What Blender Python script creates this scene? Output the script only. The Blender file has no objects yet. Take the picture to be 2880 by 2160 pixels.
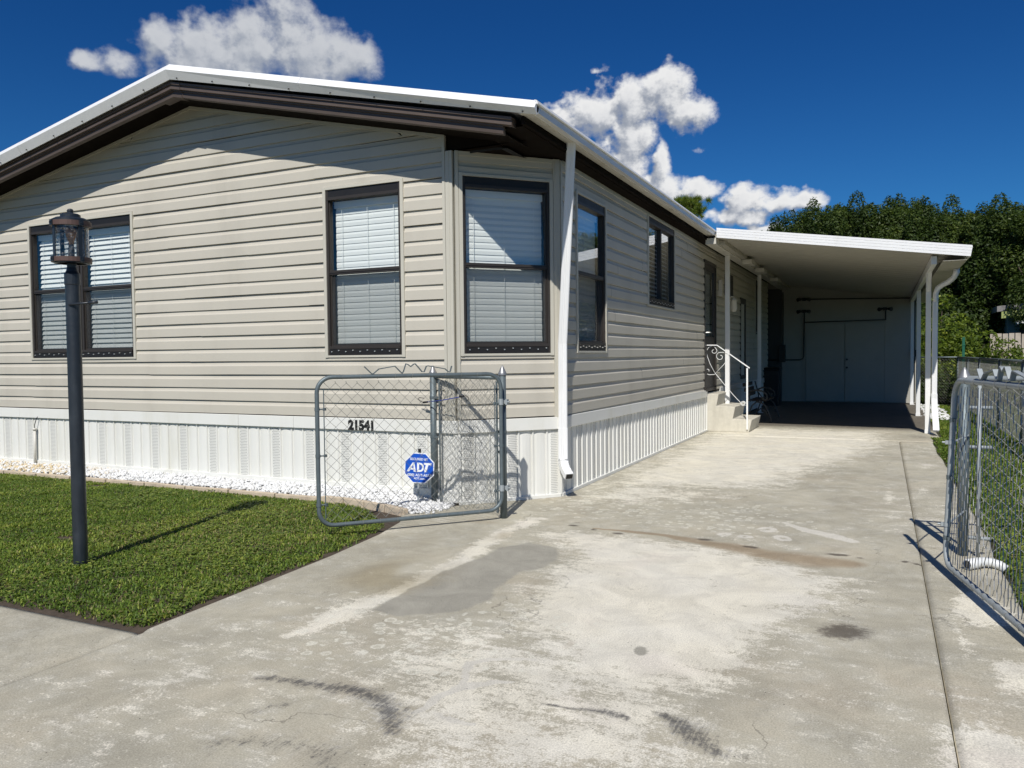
import bpy, bmesh, math, random
import numpy as np
from mathutils import Vector, Matrix
random.seed(7); rng = np.random.default_rng(7)
PI = math.pi
SC = bpy.context.scene
COL = SC.collection

# ------------------------------------------------------------------ camera
YAW, PITCH, ROLL, FPX = 0.4420, -0.0358, -0.0103, 2204.7
fw = Vector((-math.sin(YAW)*math.cos(PITCH), math.cos(YAW)*math.cos(PITCH), math.sin(PITCH)))
rt = Vector((math.cos(YAW), math.sin(YAW), 0)); up = rt.cross(fw)
r2 = rt*math.cos(ROLL) + up*math.sin(ROLL); u2 = up*math.cos(ROLL) - rt*math.sin(ROLL)
cd = bpy.data.cameras.new('camera'); cam = bpy.data.objects.new('camera', cd); COL.objects.link(cam)
cd.sensor_width = 36; cd.lens = FPX/2880*36; cd.clip_start = 0.05; cd.clip_end = 3000
M = Matrix((r2, u2, -fw)).transposed().to_4x4(); M.translation = Vector((2.7828, -6.1893, 1.35))
cam.matrix_world = M; SC.camera = cam

# ------------------------------------------------------------------ sun, sky, exposure
SUN = Vector((0.49, -2.15, 2.30)).normalized()
sl = bpy.data.lights.new('sun', 'SUN'); so = bpy.data.objects.new('sun', sl); COL.objects.link(so)
sl.energy = 4.6; sl.angle = math.radians(0.53); sl.color = (1.0, 0.965, 0.905)
so.rotation_euler = (-SUN).to_track_quat('-Z', 'Y').to_euler()
SC.view_settings.view_transform = 'Standard'; SC.view_settings.look = 'None'
SC.view_settings.gamma = 1; SC.view_settings.exposure = 0.0
try: SC.view_settings.use_curve_mapping = False
except Exception: pass
SC.cycles.max_bounces = 8; SC.cycles.transparent_max_bounces = 24; SC.cycles.diffuse_bounces = 4
SC.cycles.caustics_reflective = False; SC.cycles.caustics_refractive = False

class NT:
    """small helper to wire shader nodes"""
    def __init__(s, tree): s.t = tree; s.n = tree.nodes; s.l = tree.links
    def new(s, typ, **kw):
        n = s.n.new(typ)
        for k, v in kw.items(): setattr(n, k, v)
        return n
    def put(s, sock, v):
        if isinstance(v, bpy.types.NodeSocket): s.l.new(v, sock)
        elif v is not None:
            if hasattr(sock.default_value, '__len__') and not hasattr(v, '__len__'): v = (v, v, v, 1)[:len(sock.default_value)]
            if hasattr(sock.default_value, '__len__') and len(sock.default_value) == 4 and len(v) == 3: v = (*v, 1)
            sock.default_value = v
    def m(s, op, a, b=None, c=None, clamp=False):
        n = s.new('ShaderNodeMath', operation=op); n.use_clamp = clamp
        s.put(n.inputs[0], a)
        if b is not None: s.put(n.inputs[1], b)
        if c is not None: s.put(n.inputs[2], c)
        return n.outputs[0]
    def vm(s, op, a, b=None):
        n = s.new('ShaderNodeVectorMath', operation=op); s.put(n.inputs[0], a)
        if b is not None: s.put(n.inputs[1], b)
        return n.outputs[0]
    def mix(s, f, a, b, blend='MIX'):
        n = s.new('ShaderNodeMix', data_type='RGBA', blend_type=blend)
        s.put(n.inputs[0], f); s.put(n.inputs[6], a); s.put(n.inputs[7], b); return n.outputs[2]
    def noise(s, vec, scale, detail=4, rough=0.5, dist=0.0):
        n = s.new('ShaderNodeTexNoise'); s.put(n.inputs['Vector'], vec); n.inputs['Scale'].default_value = scale
        n.inputs['Detail'].default_value = detail; n.inputs['Roughness'].default_value = rough; n.inputs['Distortion'].default_value = dist
        return n.outputs[0]
    def ramp(s, v, lo, hi, smooth=True):
        n = s.new('ShaderNodeMapRange'); n.interpolation_type = 'SMOOTHSTEP' if smooth else 'LINEAR'
        s.put(n.inputs[0], v); n.inputs[1].default_value = lo; n.inputs[2].default_value = hi; return n.outputs[0]
    def mapping(s, vec, scale=(1,1,1), loc=(0,0,0)):
        n = s.new('ShaderNodeMapping'); s.put(n.inputs[0], vec); n.inputs['Scale'].default_value = scale; n.inputs['Location'].default_value = loc
        return n.outputs[0]

W = bpy.data.worlds.new('World'); SC.world = W; W.use_nodes = True
W.node_tree.nodes.clear(); T = NT(W.node_tree)
# cloud density over (azimuth, elevation) in degrees, as a group so that it can be sampled twice
CG = bpy.data.node_groups.new('cloud_density', 'ShaderNodeTree')
CG.interface.new_socket('az', in_out='INPUT', socket_type='NodeSocketFloat')
CG.interface.new_socket('el', in_out='INPUT', socket_type='NodeSocketFloat')
CG.interface.new_socket('d', in_out='OUTPUT', socket_type='NodeSocketFloat')
g = NT(CG); gi = g.new('NodeGroupInput'); go = g.new('NodeGroupOutput')
CLOUDS = [ # az, el, half width, half height
 (-46.6,19.6,3.4,1.9,1.5),(-43.5,20.4,3.9,2.3,1.3),(-39.4,20.5,3.7,2.3,1.3),(-37.0,20.2,2.6,1.5,1.3),(-41.0,22.6,2.6,1.6,1.0),(-51.8,18.6,2.2,0.9),(-53.6,18.4,1.3,0.7),
 (-19.5,16.8,3.4,1.7),(-16.4,17.6,2.7,2.0),(-13.9,18.0,2.4,1.9),(-12.6,16.6,1.9,1.6),(-16.8,15.2,2.4,1.9),(-22.5,16.2,2.4,1.5),
 (-14.6,13.4,1.0,1.8),(-15.0,11.6,2.3,1.5),(-12.0,11.5,1.7,1.0),(-11.7,14.0,1.0,0.55,0.15),(-49.2,20.3,2.5,1.5,0.1),(-35.8,21.5,1.6,1.5,0.2),(-18.2,19.8,1.5,0.5,0.1),(-8.5,8.2,3.5,0.8,0.25),(-17.5,13.2,2.6,1.7),
 (-8.6,10.6,2.0,1.3),(-6.2,10.3,2.2,1.0),(-4.6,10.3,1.5,0.9),(-9.2,9.4,2.2,0.9),(-7.4,8.4,1.6,0.5),
 # elsewhere round the sky
 (-70,13,5,2.2),(-76,12,4,1.6),(-64,9,4,1.2),(20,14,5,2.2),(26,12,4,1.6),(35,22,6,3),(55,11,6,2),(62,12,4,1.8),(80,18,7,3),(100,12,6,2),
 (125,16,6,3),(132,14,5,2),(150,11,6,2),(-100,14,7,3),(-108,13,5,2),(-125,20,6,3),(-150,12,7,2.5),(-158,14,4,2),(175,17,5,2.6),(110,30,7,4),(-135,33,7,4),(-85,28,6,3)]
cv = g.new('ShaderNodeCombineXYZ'); g.put(cv.inputs[0], gi.outputs[0]); g.put(cv.inputs[1], gi.outputs[1])
wob = g.noise(cv.outputs[0], 0.35, 3, 0.6)
azw = g.m('ADD', gi.outputs[0], g.m('MULTIPLY', g.m('SUBTRACT', wob, 0.5), 3.0))
elw = g.m('ADD', gi.outputs[1], g.m('MULTIPLY', g.m('SUBTRACT', g.noise(cv.outputs[0], 0.6, 2, 0.5), 0.5), 1.6))
acc = None
for a, e, ra, re, *wt in CLOUDS:
    x = g.m('MULTIPLY', g.m('SUBTRACT', azw, a), 1/ra); y = g.m('MULTIPLY', g.m('SUBTRACT', elw, e), 1/re)
    v = g.m('SUBTRACT', wt[0] if wt else 1.0, g.m('ADD', g.m('MULTIPLY', x, x), g.m('MULTIPLY', y, y)))
    acc = v if acc is None else g.m('SMOOTH_MAX', acc, v, 0.25)
n1 = g.noise(cv.outputs[0], 0.70, 9, 0.50)
n2 = g.noise(g.mapping(cv.outputs[0], (1,1.3,1), (31,7,0)), 2.6, 6, 0.6)
dd = g.m('ADD', acc, g.m('MULTIPLY', g.m('SUBTRACT', n1, 0.50), 2.0))
dd = g.m('ADD', dd, g.m('MULTIPLY', g.m('SUBTRACT', n2, 0.5), 0.5))
g.put(go.inputs[0], g.m('MAXIMUM', dd, -2.0))

tc = T.new('ShaderNodeTexCoord'); nrm = T.vm('NORMALIZE', tc.outputs['Generated'])
sx = T.new('ShaderNodeSeparateXYZ'); T.put(sx.inputs[0], nrm)
az = T.m('MULTIPLY', T.m('ARCTAN2', sx.outputs[0], sx.outputs[1]), 180/PI)
el = T.m('MULTIPLY', T.m('ARCSINE', sx.outputs[2]), 180/PI)
def dens(a, e):
    n = T.new('ShaderNodeGroup'); n.node_tree = CG; T.put(n.inputs[0], a); T.put(n.inputs[1], e); return n.outputs[0]
d0 = dens(az, el); d1 = dens(T.m('ADD', az, 0.35), T.m('ADD', el, 0.75))
sh_ = T.new('ShaderNodeMapRange'); sh_.interpolation_type = 'SMOOTHSTEP'; T.put(sh_.inputs[0], d0); sh_.inputs[1].default_value = 0.0; T.put(sh_.inputs[2], T.m('MULTIPLY_ADD', T.ramp(az, -26, -34), 0.5, 0.75)); cover = sh_.outputs[0]
lit = T.ramp(T.m('SUBTRACT', T.m('MINIMUM', d0, 1.6), T.m('MINIMUM', d1, 1.9)), -0.42, 0.50)
thick = T.ramp(d0, 0.5, 2.0)
ccol = T.mix(lit, (0.36, 0.40, 0.48), (1.0, 1.0, 1.0))
ccol = T.mix(T.m('MULTIPLY', thick, 0.5), ccol, (0.47, 0.51, 0.60))
# the high cloud at the left of the view is thinner and greyer
far = T.ramp(az, -36, -26); ccol = T.mix(far, T.mix(0.5, ccol, (0.47, 0.51, 0.58)), ccol)
sky = T.new('ShaderNodeTexSky', sky_type='NISHITA'); sky.sun_disc = False
sky.sun_elevation = math.asin(SUN.z); sky.sun_rotation = math.atan2(SUN.x, SUN.y)
sky.air_density = 1.0; sky.dust_density = 0.15; sky.ozone_density = 3.0; sky.altitude = 0
tint = T.mix(T.ramp(el, 3, 24), (0.14, 0.46, 0.80), (0.068, 0.33, 0.69))      # haze pales the blue towards the horizon
skc = T.mix(1.0, sky.outputs[0], tint, 'MULTIPLY')
gm = T.new('ShaderNodeGamma'); T.put(gm.inputs[0], skc); gm.inputs[1].default_value = 1.0
b1 = T.new('ShaderNodeBackground'); T.put(b1.inputs[0], gm.outputs[0]); b1.inputs[1].default_value = 0.085
b2 = T.new('ShaderNodeBackground'); T.put(b2.inputs[0], ccol); b2.inputs[1].default_value = 0.85
mx = T.new('ShaderNodeMixShader'); T.put(mx.inputs[0], cover); T.l.new(b1.outputs[0], mx.inputs[1]); T.l.new(b2.outputs[0], mx.inputs[2])
wo = T.new('ShaderNodeOutputWorld'); T.l.new(mx.outputs[0], wo.inputs[0])

# ------------------------------------------------------------------ materials
MATS = {}
def mat(name, col, rough=0.6, metal=0.0, var=0.06, vscale=6.0, bump=0.0, bscale=60.0, spec=0.4, dirt=None, coat=0.0):
    m = bpy.data.materials.new(name); m.use_nodes = True; t = NT(m.node_tree)
    b = m.node_tree.nodes['Principled BSDF']; tcn = t.new('ShaderNodeTexCoord'); O = tcn.outputs['Object']
    c = col
    if var:
        n = t.noise(O, vscale, 6, 0.6)
        c = t.mix(n, tuple(v*(1-var*2) for v in col), tuple(min(1, v*(1+var*2)) for v in col))
    if dirt:
        dcol, amt, dsc = dirt
        f = t.ramp(t.noise(t.mapping(O, (1,1,0.25)), dsc, 7, 0.65), 0.48, 0.75)
        c = t.mix(t.m('MULTIPLY', f, amt), c, dcol)
    t.put(b.inputs['Base Color'], c); b.inputs['Roughness'].default_value = rough
    if var: t.put(b.inputs['Roughness'], t.m('MULTIPLY_ADD', t.noise(O, vscale*3, 4), 0.2, rough-0.1))
    b.inputs['Metallic'].default_value = metal; b.inputs['Specular IOR Level'].default_value = spec
    if bump:
        bn = t.new('ShaderNodeBump'); bn.inputs['Strength'].default_value = bump; bn.inputs['Distance'].default_value = 0.004
        t.put(bn.inputs['Height'], t.noise(O, bscale, 5, 0.6)); t.l.new(bn.outputs[0], b.inputs['Normal'])
    MATS[name] = m; return m
def m_(n): return MATS[n]

mat('siding_vinyl', (0.525,0.490,0.415), 0.5, var=0.03, vscale=1.3, bump=0.25, bscale=90, dirt=((0.38,0.35,0.29),0.38,1.6))
mat('trim_vinyl', (0.52,0.495,0.42), 0.45, var=0.03, bump=0.1)
mat('white_vinyl', (0.74,0.735,0.69), 0.42, var=0.02, vscale=2, bump=0.12, bscale=25, dirt=((0.55,0.53,0.42),0.35,2.2))
mat('white_metal', (0.80,0.80,0.79), 0.35, var=0.02, vscale=2, bump=0.08, bscale=20, dirt=((0.5,0.48,0.42),0.25,2.5))
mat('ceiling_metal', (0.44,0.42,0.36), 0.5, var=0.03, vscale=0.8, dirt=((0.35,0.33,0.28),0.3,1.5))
mat('cream_metal', (0.62,0.60,0.54), 0.45, var=0.04, vscale=2.5, dirt=((0.40,0.36,0.27),0.55,3.0))
mat('brown_metal', (0.095,0.072,0.06), 0.5, var=0.12, vscale=4)
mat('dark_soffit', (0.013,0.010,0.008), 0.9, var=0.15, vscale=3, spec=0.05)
mat('bronze_frame', (0.040,0.034,0.030), 0.45, metal=0.1, var=0.1)
mat('black_track', (0.014,0.013,0.013), 0.5, var=0.1)
mat('interior_dark', (0.03,0.03,0.032), 0.9, var=0)
mat('blind_white', (0.86,0.87,0.81), 0.5, var=0.01)
mat('bolt_steel', (0.75,0.74,0.70), 0.3, metal=0.6, var=0)
mat('screw_dark', (0.03,0.027,0.025), 0.6, var=0)
mat('galvanised', (0.135,0.165,0.175), 0.5, metal=0.4, var=0.14, vscale=18, bump=0.15, bscale=120, dirt=((0.10,0.115,0.12),0.5,9))
mat('galvanised_bright', (0.33,0.36,0.37), 0.55, metal=0.2, var=0.12, vscale=14, bump=0.12)
mat('wire_bright', (0.42,0.42,0.40), 0.45, metal=0.15, var=0.15, vscale=30)
mat('wire', (0.24,0.24,0.22), 0.5, metal=0.2, var=0.18, vscale=30)
mat('aluminium_cap', (0.33,0.33,0.33), 0.42, metal=0.6, var=0.06, vscale=30)
mat('lamp_black', (0.016,0.021,0.028), 0.42, var=0.2, vscale=12, bump=0.12, bscale=150, spec=0.6, dirt=((0.05,0.06,0.07),0.5,14))
mat('lamp_rust', (0.105,0.065,0.055), 0.55, metal=0.2, var=0.12, vscale=20)
mat('bulb_amber', (0.45,0.22,0.07), 0.25, var=0.1)
mat('number_black', (0.012,0.012,0.012), 0.6, var=0)
mat('sign_blue', (0.006,0.085,0.50), 0.4, var=0.03)
mat('sign_white', (0.82,0.83,0.84), 0.45, var=0)
mat('step_concrete', (0.56,0.53,0.45), 0.85, var=0.08, vscale=18, bump=0.6, bscale=120, dirt=((0.35,0.32,0.26),0.4,6))
mat('brick_tan', (0.52,0.43,0.32), 0.85, var=0.14, vscale=14, bump=0.6, bscale=70, dirt=((0.24,0.19,0.14),0.5,8))
mat('soil', (0.075,0.056,0.040), 0.95, var=0.35, vscale=20, bump=1.0, bscale=60)
mat('shed_paint', (0.40,0.385,0.34), 0.6, var=0.05, vscale=3, bump=0.15)
mat('shed_dark', (0.075,0.075,0.072), 0.6, var=0.05)
mat('conduit_grey', (0.045,0.047,0.045), 0.5, metal=0.3, var=0.1)
mat('pvc', (0.70,0.71,0.70), 0.35, var=0.05)
mat('bungee_blue', (0.02,0.04,0.25), 0.7, var=0.1, vscale=80)
mat('hose_black', (0.02,0.02,0.02), 0.5, var=0)
mat('bench_iron', (0.07,0.068,0.062), 0.5, var=0.1)
mat('bench_wood', (0.05,0.035,0.025), 0.7, var=0.2)
mat('bin_plastic', (0.01,0.011,0.012), 0.5, var=0.1)
mat('house_green', (0.30,0.34,0.12), 0.6, var=0.05); mat('house_teal', (0.17,0.24,0.25), 0.7, var=0.06)
mat('fence_panel_tan', (0.46,0.40,0.33), 0.75, var=0.2, vscale=5, dirt=((0.16,0.13,0.1),0.5,4))
mat('roof_grey', (0.22,0.21,0.20), 0.8, var=0.15)
mat('green_paint', (0.01,0.10,0.06), 0.5, var=0.1)
mat('bark', (0.10,0.075,0.055), 0.9, var=0.3, vscale=12, bump=1, bscale=40)

def glass_mat(name, tint=(0.86,0.9,0.92), refl=1.0):
    m = bpy.data.materials.new(name); m.use_nodes = True; t = NT(m.node_tree); t.n.clear()
    o = t.new('ShaderNodeOutputMaterial'); tr = t.new('ShaderNodeBsdfTransparent'); tr.inputs[0].default_value = (*tint, 1)
    gl = t.new('ShaderNodeBsdfGlossy'); gl.inputs['Roughness'].default_value = 0.015; gl.inputs[0].default_value = (1,1,1,1)
    lw = t.new('ShaderNodeLayerWeight'); lw.inputs[0].default_value = 0.5
    fr = t.m('MULTIPLY_ADD', t.m('POWER', lw.outputs['Facing'], 4.0), 0.9, 0.035)
    mxs = t.new('ShaderNodeMixShader'); t.put(mxs.inputs[0], t.m('MULTIPLY', fr, refl, clamp=True))
    t.l.new(tr.outputs[0], mxs.inputs[1]); t.l.new(gl.outputs[0], mxs.inputs[2]); t.l.new(mxs.outputs[0], o.inputs[0])
    MATS[name] = m
glass_mat('window_glass', (0.97,0.98,0.985), 1.3)
glass_mat('seeded_glass', (0.62,0.64,0.64), 1.2)
# seeded, stained lantern glass: add blotches
def _seed():
    m = MATS['seeded_glass']; t = NT(m.node_tree); tr = [n for n in t.n if n.type == 'BSDF_TRANSPARENT'][0]
    tcn = t.new('ShaderNodeTexCoord'); f = t.ramp(t.noise(tcn.outputs['Object'], 55, 6, 0.7), 0.45, 0.6)
    t.put(tr.inputs[0], t.mix(f, (0.66,0.67,0.67), (0.98,0.98,0.97)))
_seed()
def _seed2():
    m = MATS['seeded_glass']; t = NT(m.node_tree); out = [n for n in t.n if n.type == 'OUTPUT_MATERIAL'][0]; src = out.inputs[0].links[0].from_socket
    tl = t.new('ShaderNodeBsdfTranslucent'); tl.inputs[0].default_value = (0.8,0.8,0.78,1); df = t.new('ShaderNodeBsdfDiffuse'); df.inputs[0].default_value = (0.7,0.7,0.68,1); a = t.new('ShaderNodeAddShader'); t.l.new(tl.outputs[0], a.inputs[0]); t.l.new(df.outputs[0], a.inputs[1])
    tcn = t.new('ShaderNodeTexCoord'); f = t.m('MULTIPLY', t.ramp(t.noise(tcn.outputs['Object'], 38, 6, 0.75), 0.48, 0.72), 0.20)
    mm = t.new('ShaderNodeMixShader'); t.put(mm.inputs[0], f); t.l.new(src, mm.inputs[1]); t.l.new(a.outputs[0], mm.inputs[2]); t.l.new(mm.outputs[0], out.inputs[0])
_seed2()
def screen_mat():
    m = bpy.data.materials.new('insect_screen'); m.use_nodes = True; t = NT(m.node_tree); t.n.clear()
    o = t.new('ShaderNodeOutputMaterial'); tr = t.new('ShaderNodeBsdfTransparent'); df = t.new('ShaderNodeBsdfDiffuse'); df.inputs[0].default_value = (0.07,0.075,0.08,1)
    mxs = t.new('ShaderNodeMixShader'); mxs.inputs[0].default_value = 0.30
    t.l.new(tr.outputs[0], mxs.inputs[1]); t.l.new(df.outputs[0], mxs.inputs[2]); t.l.new(mxs.outputs[0], o.inputs[0]); MATS['insect_screen'] = m
screen_mat()
def vented_mat():
    m = bpy.data.materials.new('white_vented'); m.use_nodes = True; t = NT(m.node_tree); b = t.n['Principled BSDF']
    tcn = t.new('ShaderNodeTexCoord'); O = t.mapping(tcn.outputs['Object'], (1,1,1))
    s = t.new('ShaderNodeSeparateXYZ'); t.put(s.inputs[0], O)
    h = t.m('ADD', s.outputs[0], s.outputs[1]); cell = 0.0165
    row = t.m('FLOOR', t.m('DIVIDE', s.outputs[2], cell)); 
    fx = t.m('SUBTRACT', t.m('FRACT', t.m('ADD', t.m('DIVIDE', h, cell), t.m('MULTIPLY', row, 0.5))), 0.5)
    fz = t.m('SUBTRACT', t.m('FRACT', t.m('DIVIDE', s.outputs[2], cell)), 0.5)
    d = t.m('SQRT', t.m('ADD', t.m('MULTIPLY', fx, fx), t.m('MULTIPLY', fz, fz)))
    f = t.ramp(d, 0.34, 0.22)
    t.put(b.inputs['Base Color'], t.mix(f, (0.72,0.715,0.67), (0.20,0.20,0.19))); b.inputs['Roughness'].default_value = 0.45
    MATS['white_vented'] = m
vented_mat()
def leaf_mat(name, c1, c2, c3, trans=0.35, dry=None):
    m = bpy.data.materials.new(name); m.use_nodes = True; t = NT(m.node_tree); t.n.clear()
    at = t.new('ShaderNodeAttribute'); at.attribute_name = 'tint'
    c = t.mix(t.ramp(at.outputs['Fac'], 0.0, 0.6, False), c1, c2); c = t.mix(t.ramp(at.outputs['Fac'], 0.6, 0.98, False), c, c3)
    if dry: c = t.mix(t.m('GREATER_THAN', at.outputs['Fac'], 0.995), c, dry)
    o = t.new('ShaderNodeOutputMaterial'); df = t.new('ShaderNodeBsdfPrincipled'); t.put(df.inputs['Base Color'], c); df.inputs['Roughness'].default_value = 0.5
    df.inputs['Specular IOR Level'].default_value = 0.3
    tl = t.new('ShaderNodeBsdfTranslucent'); t.put(tl.inputs[0], t.mix(1.0, c, (1.25,1.3,0.6), 'MULTIPLY'))
    mxs = t.new('ShaderNodeMixShader'); mxs.inputs[0].default_value = trans
    t.l.new(df.outputs[0], mxs.inputs[1]); t.l.new(tl.outputs[0], mxs.inputs[2]); t.l.new(mxs.outputs[0], o.inputs[0]); MATS[name] = m
leaf_mat('hedge_leaf', (0.036,0.062,0.014), (0.08,0.12,0.026), (0.15,0.185,0.042), 0.4)
leaf_mat('bush_leaf', (0.09,0.14,0.02), (0.20,0.26,0.035), (0.40,0.42,0.06), 0.45)
leaf_mat('pine_leaf', (0.05,0.10,0.015), (0.12,0.18,0.025), (0.25,0.28,0.04), 0.4)
leaf_mat('grass_blade', (0.06,0.115,0.017), (0.17,0.25,0.036), (0.40,0.43,0.09), 0.35, (0.30,0.26,0.11))
def rock_mat():
    m = bpy.data.materials.new('white_rock'); m.use_nodes = True; t = NT(m.node_tree); b = t.n['Principled BSDF']
    at = t.new('ShaderNodeAttribute'); at.attribute_name = 'tint'; tcn = t.new('ShaderNodeTexCoord')
    c = t.mix(t.ramp(at.outputs['Fac'], 0.55, 1.0, False), (0.72,0.72,0.71), (0.62,0.50,0.30))
    c = t.mix(t.m('MULTIPLY', t.ramp(t.noise(tcn.outputs['Object'], 30, 5), 0.5, 0.7), 0.35), c, (0.42,0.41,0.40))
    t.put(b.inputs['Base Color'], c); b.inputs['Roughness'].default_value = 0.85; MATS['white_rock'] = m
rock_mat()

# ------------------------------------------------------------------ geometry helpers
class MB:
    def __init__(s): s.v = []; s.f = []; s.mi = []; s.k = 0
    def add(s, vs, fs, mi=None):
        o = len(s.v); s.v += [tuple(v) for v in vs]; s.f += [tuple(i+o for i in f) for f in fs]; s.mi += [s.k if mi is None else mi]*len(fs); return s
    def box(s, a, b, mi=None):
        x0,y0,z0 = a; x1,y1,z1 = b
        if x0>x1: x0,x1=x1,x0
        if y0>y1: y0,y1=y1,y0
        if z0>z1: z0,z1=z1,z0
        return s.add([(x0,y0,z0),(x1,y0,z0),(x1,y1,z0),(x0,y1,z0),(x0,y0,z1),(x1,y0,z1),(x1,y1,z1),(x0,y1,z1)],
              [(3,2,1,0),(4,5,6,7),(0,1,5,4),(1,2,6,5),(2,3,7,6),(3,0,4,7)], mi)
    def hexa(s, p, mi=None): # 8 points bottom ring, top ring
        return s.add(p, [(3,2,1,0),(4,5,6,7),(0,1,5,4),(1,2,6,5),(2,3,7,6),(3,0,4,7)], mi)
    def tube(s, pts, r, seg=8, cap=True, mi=None, closed=False):
        pts = [Vector(p) for p in pts]; n = len(pts); rs = r if isinstance(r, (list,tuple)) else [r]*n
        vs = []; prev = None
        for i, p in enumerate(pts):
            if closed: t = pts[(i+1)%n]-pts[(i-1)%n]
            else: t = (pts[min(i+1,n-1)]-pts[max(i-1,0)])
            t.normalize()
            if prev is None:
                a = Vector((0,0,1)) if abs(t.z) < 0.9 else Vector((1,0,0)); nx = t.cross(a).normalized()
            else:
                nx = (prev - t*prev.dot(t)); nx = nx.normalized() if nx.length > 1e-6 else t.orthogonal().normalized()
            ny = t.cross(nx); prev = nx
            for k in range(seg):
                a = 2*PI*k/seg; vs.append(p + (nx*math.cos(a)+ny*math.sin(a))*rs[i])
        fs = []
        m = n if closed else n-1
        for i in range(m):
            for k in range(seg):
                a=i*seg+k; b=i*seg+(k+1)%seg; j=((i+1)%n)*seg
                fs.append((a,b,j+(k+1)%seg,j+k))
        if cap and not closed: fs += [tuple(range(seg))[::-1], tuple((n-1)*seg+k for k in range(seg))]
        return s.add(vs, fs, mi)
    def lathe(s, c, prof, seg=24, mi=None):
        vs = []; fs = []
        for r, z in prof:
            for k in range(seg):
                a = 2*PI*k/seg; vs.append((c[0]+r*math.cos(a), c[1]+r*math.sin(a), c[2]+z))
        for i in range(len(prof)-1):
            for k in range(seg):
                fs.append((i*seg+k, i*seg+(k+1)%seg, (i+1)*seg+(k+1)%seg, (i+1)*seg+k))
        return s.add(vs, fs, mi)
    def extrude(s, prof, path_pts, closed=False, cap=True, mi=None):
        """prof: list of offset vectors per path point: path_pts[i] -> list of world points"""
        n = len(prof(0)); vs = []
        for i in range(len(path_pts)): vs += [tuple(v) for v in prof(i)]
        fs = []
        for i in range(len(path_pts)-1):
            for k in range(n if closed else n-1):
                a=i*n+k; b=i*n+(k+1)%n; fs.append((a,b,b+n,a+n))
        if cap and closed: fs += [tuple(range(n))[::-1], tuple((len(path_pts)-1)*n+k for k in range(n))]
        return s.add(vs, fs, mi)
    def build(s, name, mats, parent=None, smooth=False, recalc=True, bevel=0.0):
        me = bpy.data.meshes.new(name); me.from_pydata([tuple(map(float, v)) for v in s.v], [], s.f)
        if isinstance(mats, str): mats = [mats]
        for m in mats: me.materials.append(MATS[m])
        if len(mats) > 1: me.polygons.foreach_set('material_index', s.mi)
        if recalc:
            bm = bmesh.new(); bm.from_mesh(me); bmesh.ops.recalc_face_normals(bm, faces=bm.faces); bm.to_mesh(me); bm.free()
        if smooth: me.polygons.foreach_set('use_smooth', [True]*len(me.polygons))
        me.update(); o = bpy.data.objects.new(name, me); COL.objects.link(o)
        if parent is not None: o.parent = parent; o.matrix_parent_inverse = world_inv(parent)
        if bevel:
            b = o.modifiers.new('bevel', 'BEVEL'); b.width = bevel; b.segments = 2; b.limit_method = 'ANGLE'; b.angle_limit = math.radians(40)
        return o
def world_inv(o):
    m = Matrix.Identity(4); q = o; ch = []
    while q is not None: ch.append(q); q = q.parent
    for q in reversed(ch): m = m @ (q.matrix_parent_inverse @ q.matrix_basis if q.parent is not None else q.matrix_basis)
    return m.inverted()
def empty(name, loc, label, cat, group=None):
    o = bpy.data.objects.new(name, None); COL.objects.link(o); o.location = loc; o.empty_display_size = 0.1
    tag(o, label, cat, group); return o
def tag(o, label=None, cat=None, group=None, kind=None):
    if label: o['label'] = label
    if cat: o['category'] = cat
    if group: o['group'] = group
    if kind: o['kind'] = kind
    return o
def text_obj(name, body, size, matname, parent, mtx, extr=0.001, offset=0.0, align='CENTER', space=1.0):
    cu = bpy.data.curves.new(name, 'FONT'); cu.body = body; cu.size = size; cu.extrude = extr; cu.offset = offset
    cu.align_x = align; cu.align_y = 'CENTER'; cu.space_character = space; cu.resolution_u = 3
    t = bpy.data.objects.new(name+'_tmp', cu); COL.objects.link(t)
    dg = bpy.context.evaluated_depsgraph_get(); me = bpy.data.meshes.new_from_object(t.evaluated_get(dg)); bpy.data.objects.remove(t)
    me.materials.clear(); me.materials.append(MATS[matname]); me.transform(mtx); me.name = name
    o = bpy.data.objects.new(name, me); COL.objects.link(o); o.parent = parent; o.matrix_parent_inverse = world_inv(parent); return o
# ------------------------------------------------------------------ mobile home
class WF:
    def __init__(s, A, B=None, d=None, n=None):
        s.A = Vector((A[0], A[1], 0)); s.d = Vector((*d, 0)).normalized(); s.n = Vector((*n, 0)).normalized()
    def __call__(s, a, z, o=0.0): return s.A + s.d*a + s.n*o + Vector((0,0,z))
    def box(s, mb, a0, a1, z0, z1, o0, o1, mi=None):
        return mb.hexa([s(a0,z0,o1),s(a1,z0,o1),s(a1,z0,o0),s(a0,z0,o0),s(a0,z1,o1),s(a1,z1,o1),s(a1,z1,o0),s(a0,z1,o0)], mi)
CA, CB = Vector((-0.6937,0)), Vector((0,0.7507)); CL = (CB-CA).length; CD = (CB-CA)/CL
FRONT = WF((0,0), d=(1,0), n=(0,-1)); CHAM = WF(CA, d=CD, n=(CD.y,-CD.x)); SIDE = WF((0,0), d=(0,1), n=(1,0))
home = empty('mobile_home', (-3.8, 7.5, 0), 'beige vinyl sided mobile home with white skirting, brown eaves and a chamfered front corner', 'mobile home')
def rakeR(z): return -0.792 - (z-3.336)/0.2255      # x of the right rake at height z
def rakeL(z): return -3.879 - (4.032-z)/0.195
def rake(x): return 3.336 + 0.2255*(-0.792-x) if x > -3.879 else 4.032 - 0.195*(-3.879-x)
FWIN = [(-6.632,-4.80,1.36,3.005),(-2.15,-1.225,1.35,3.0)]
CWIN = [(0.028,0.955,1.352,2.998)]
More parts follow.
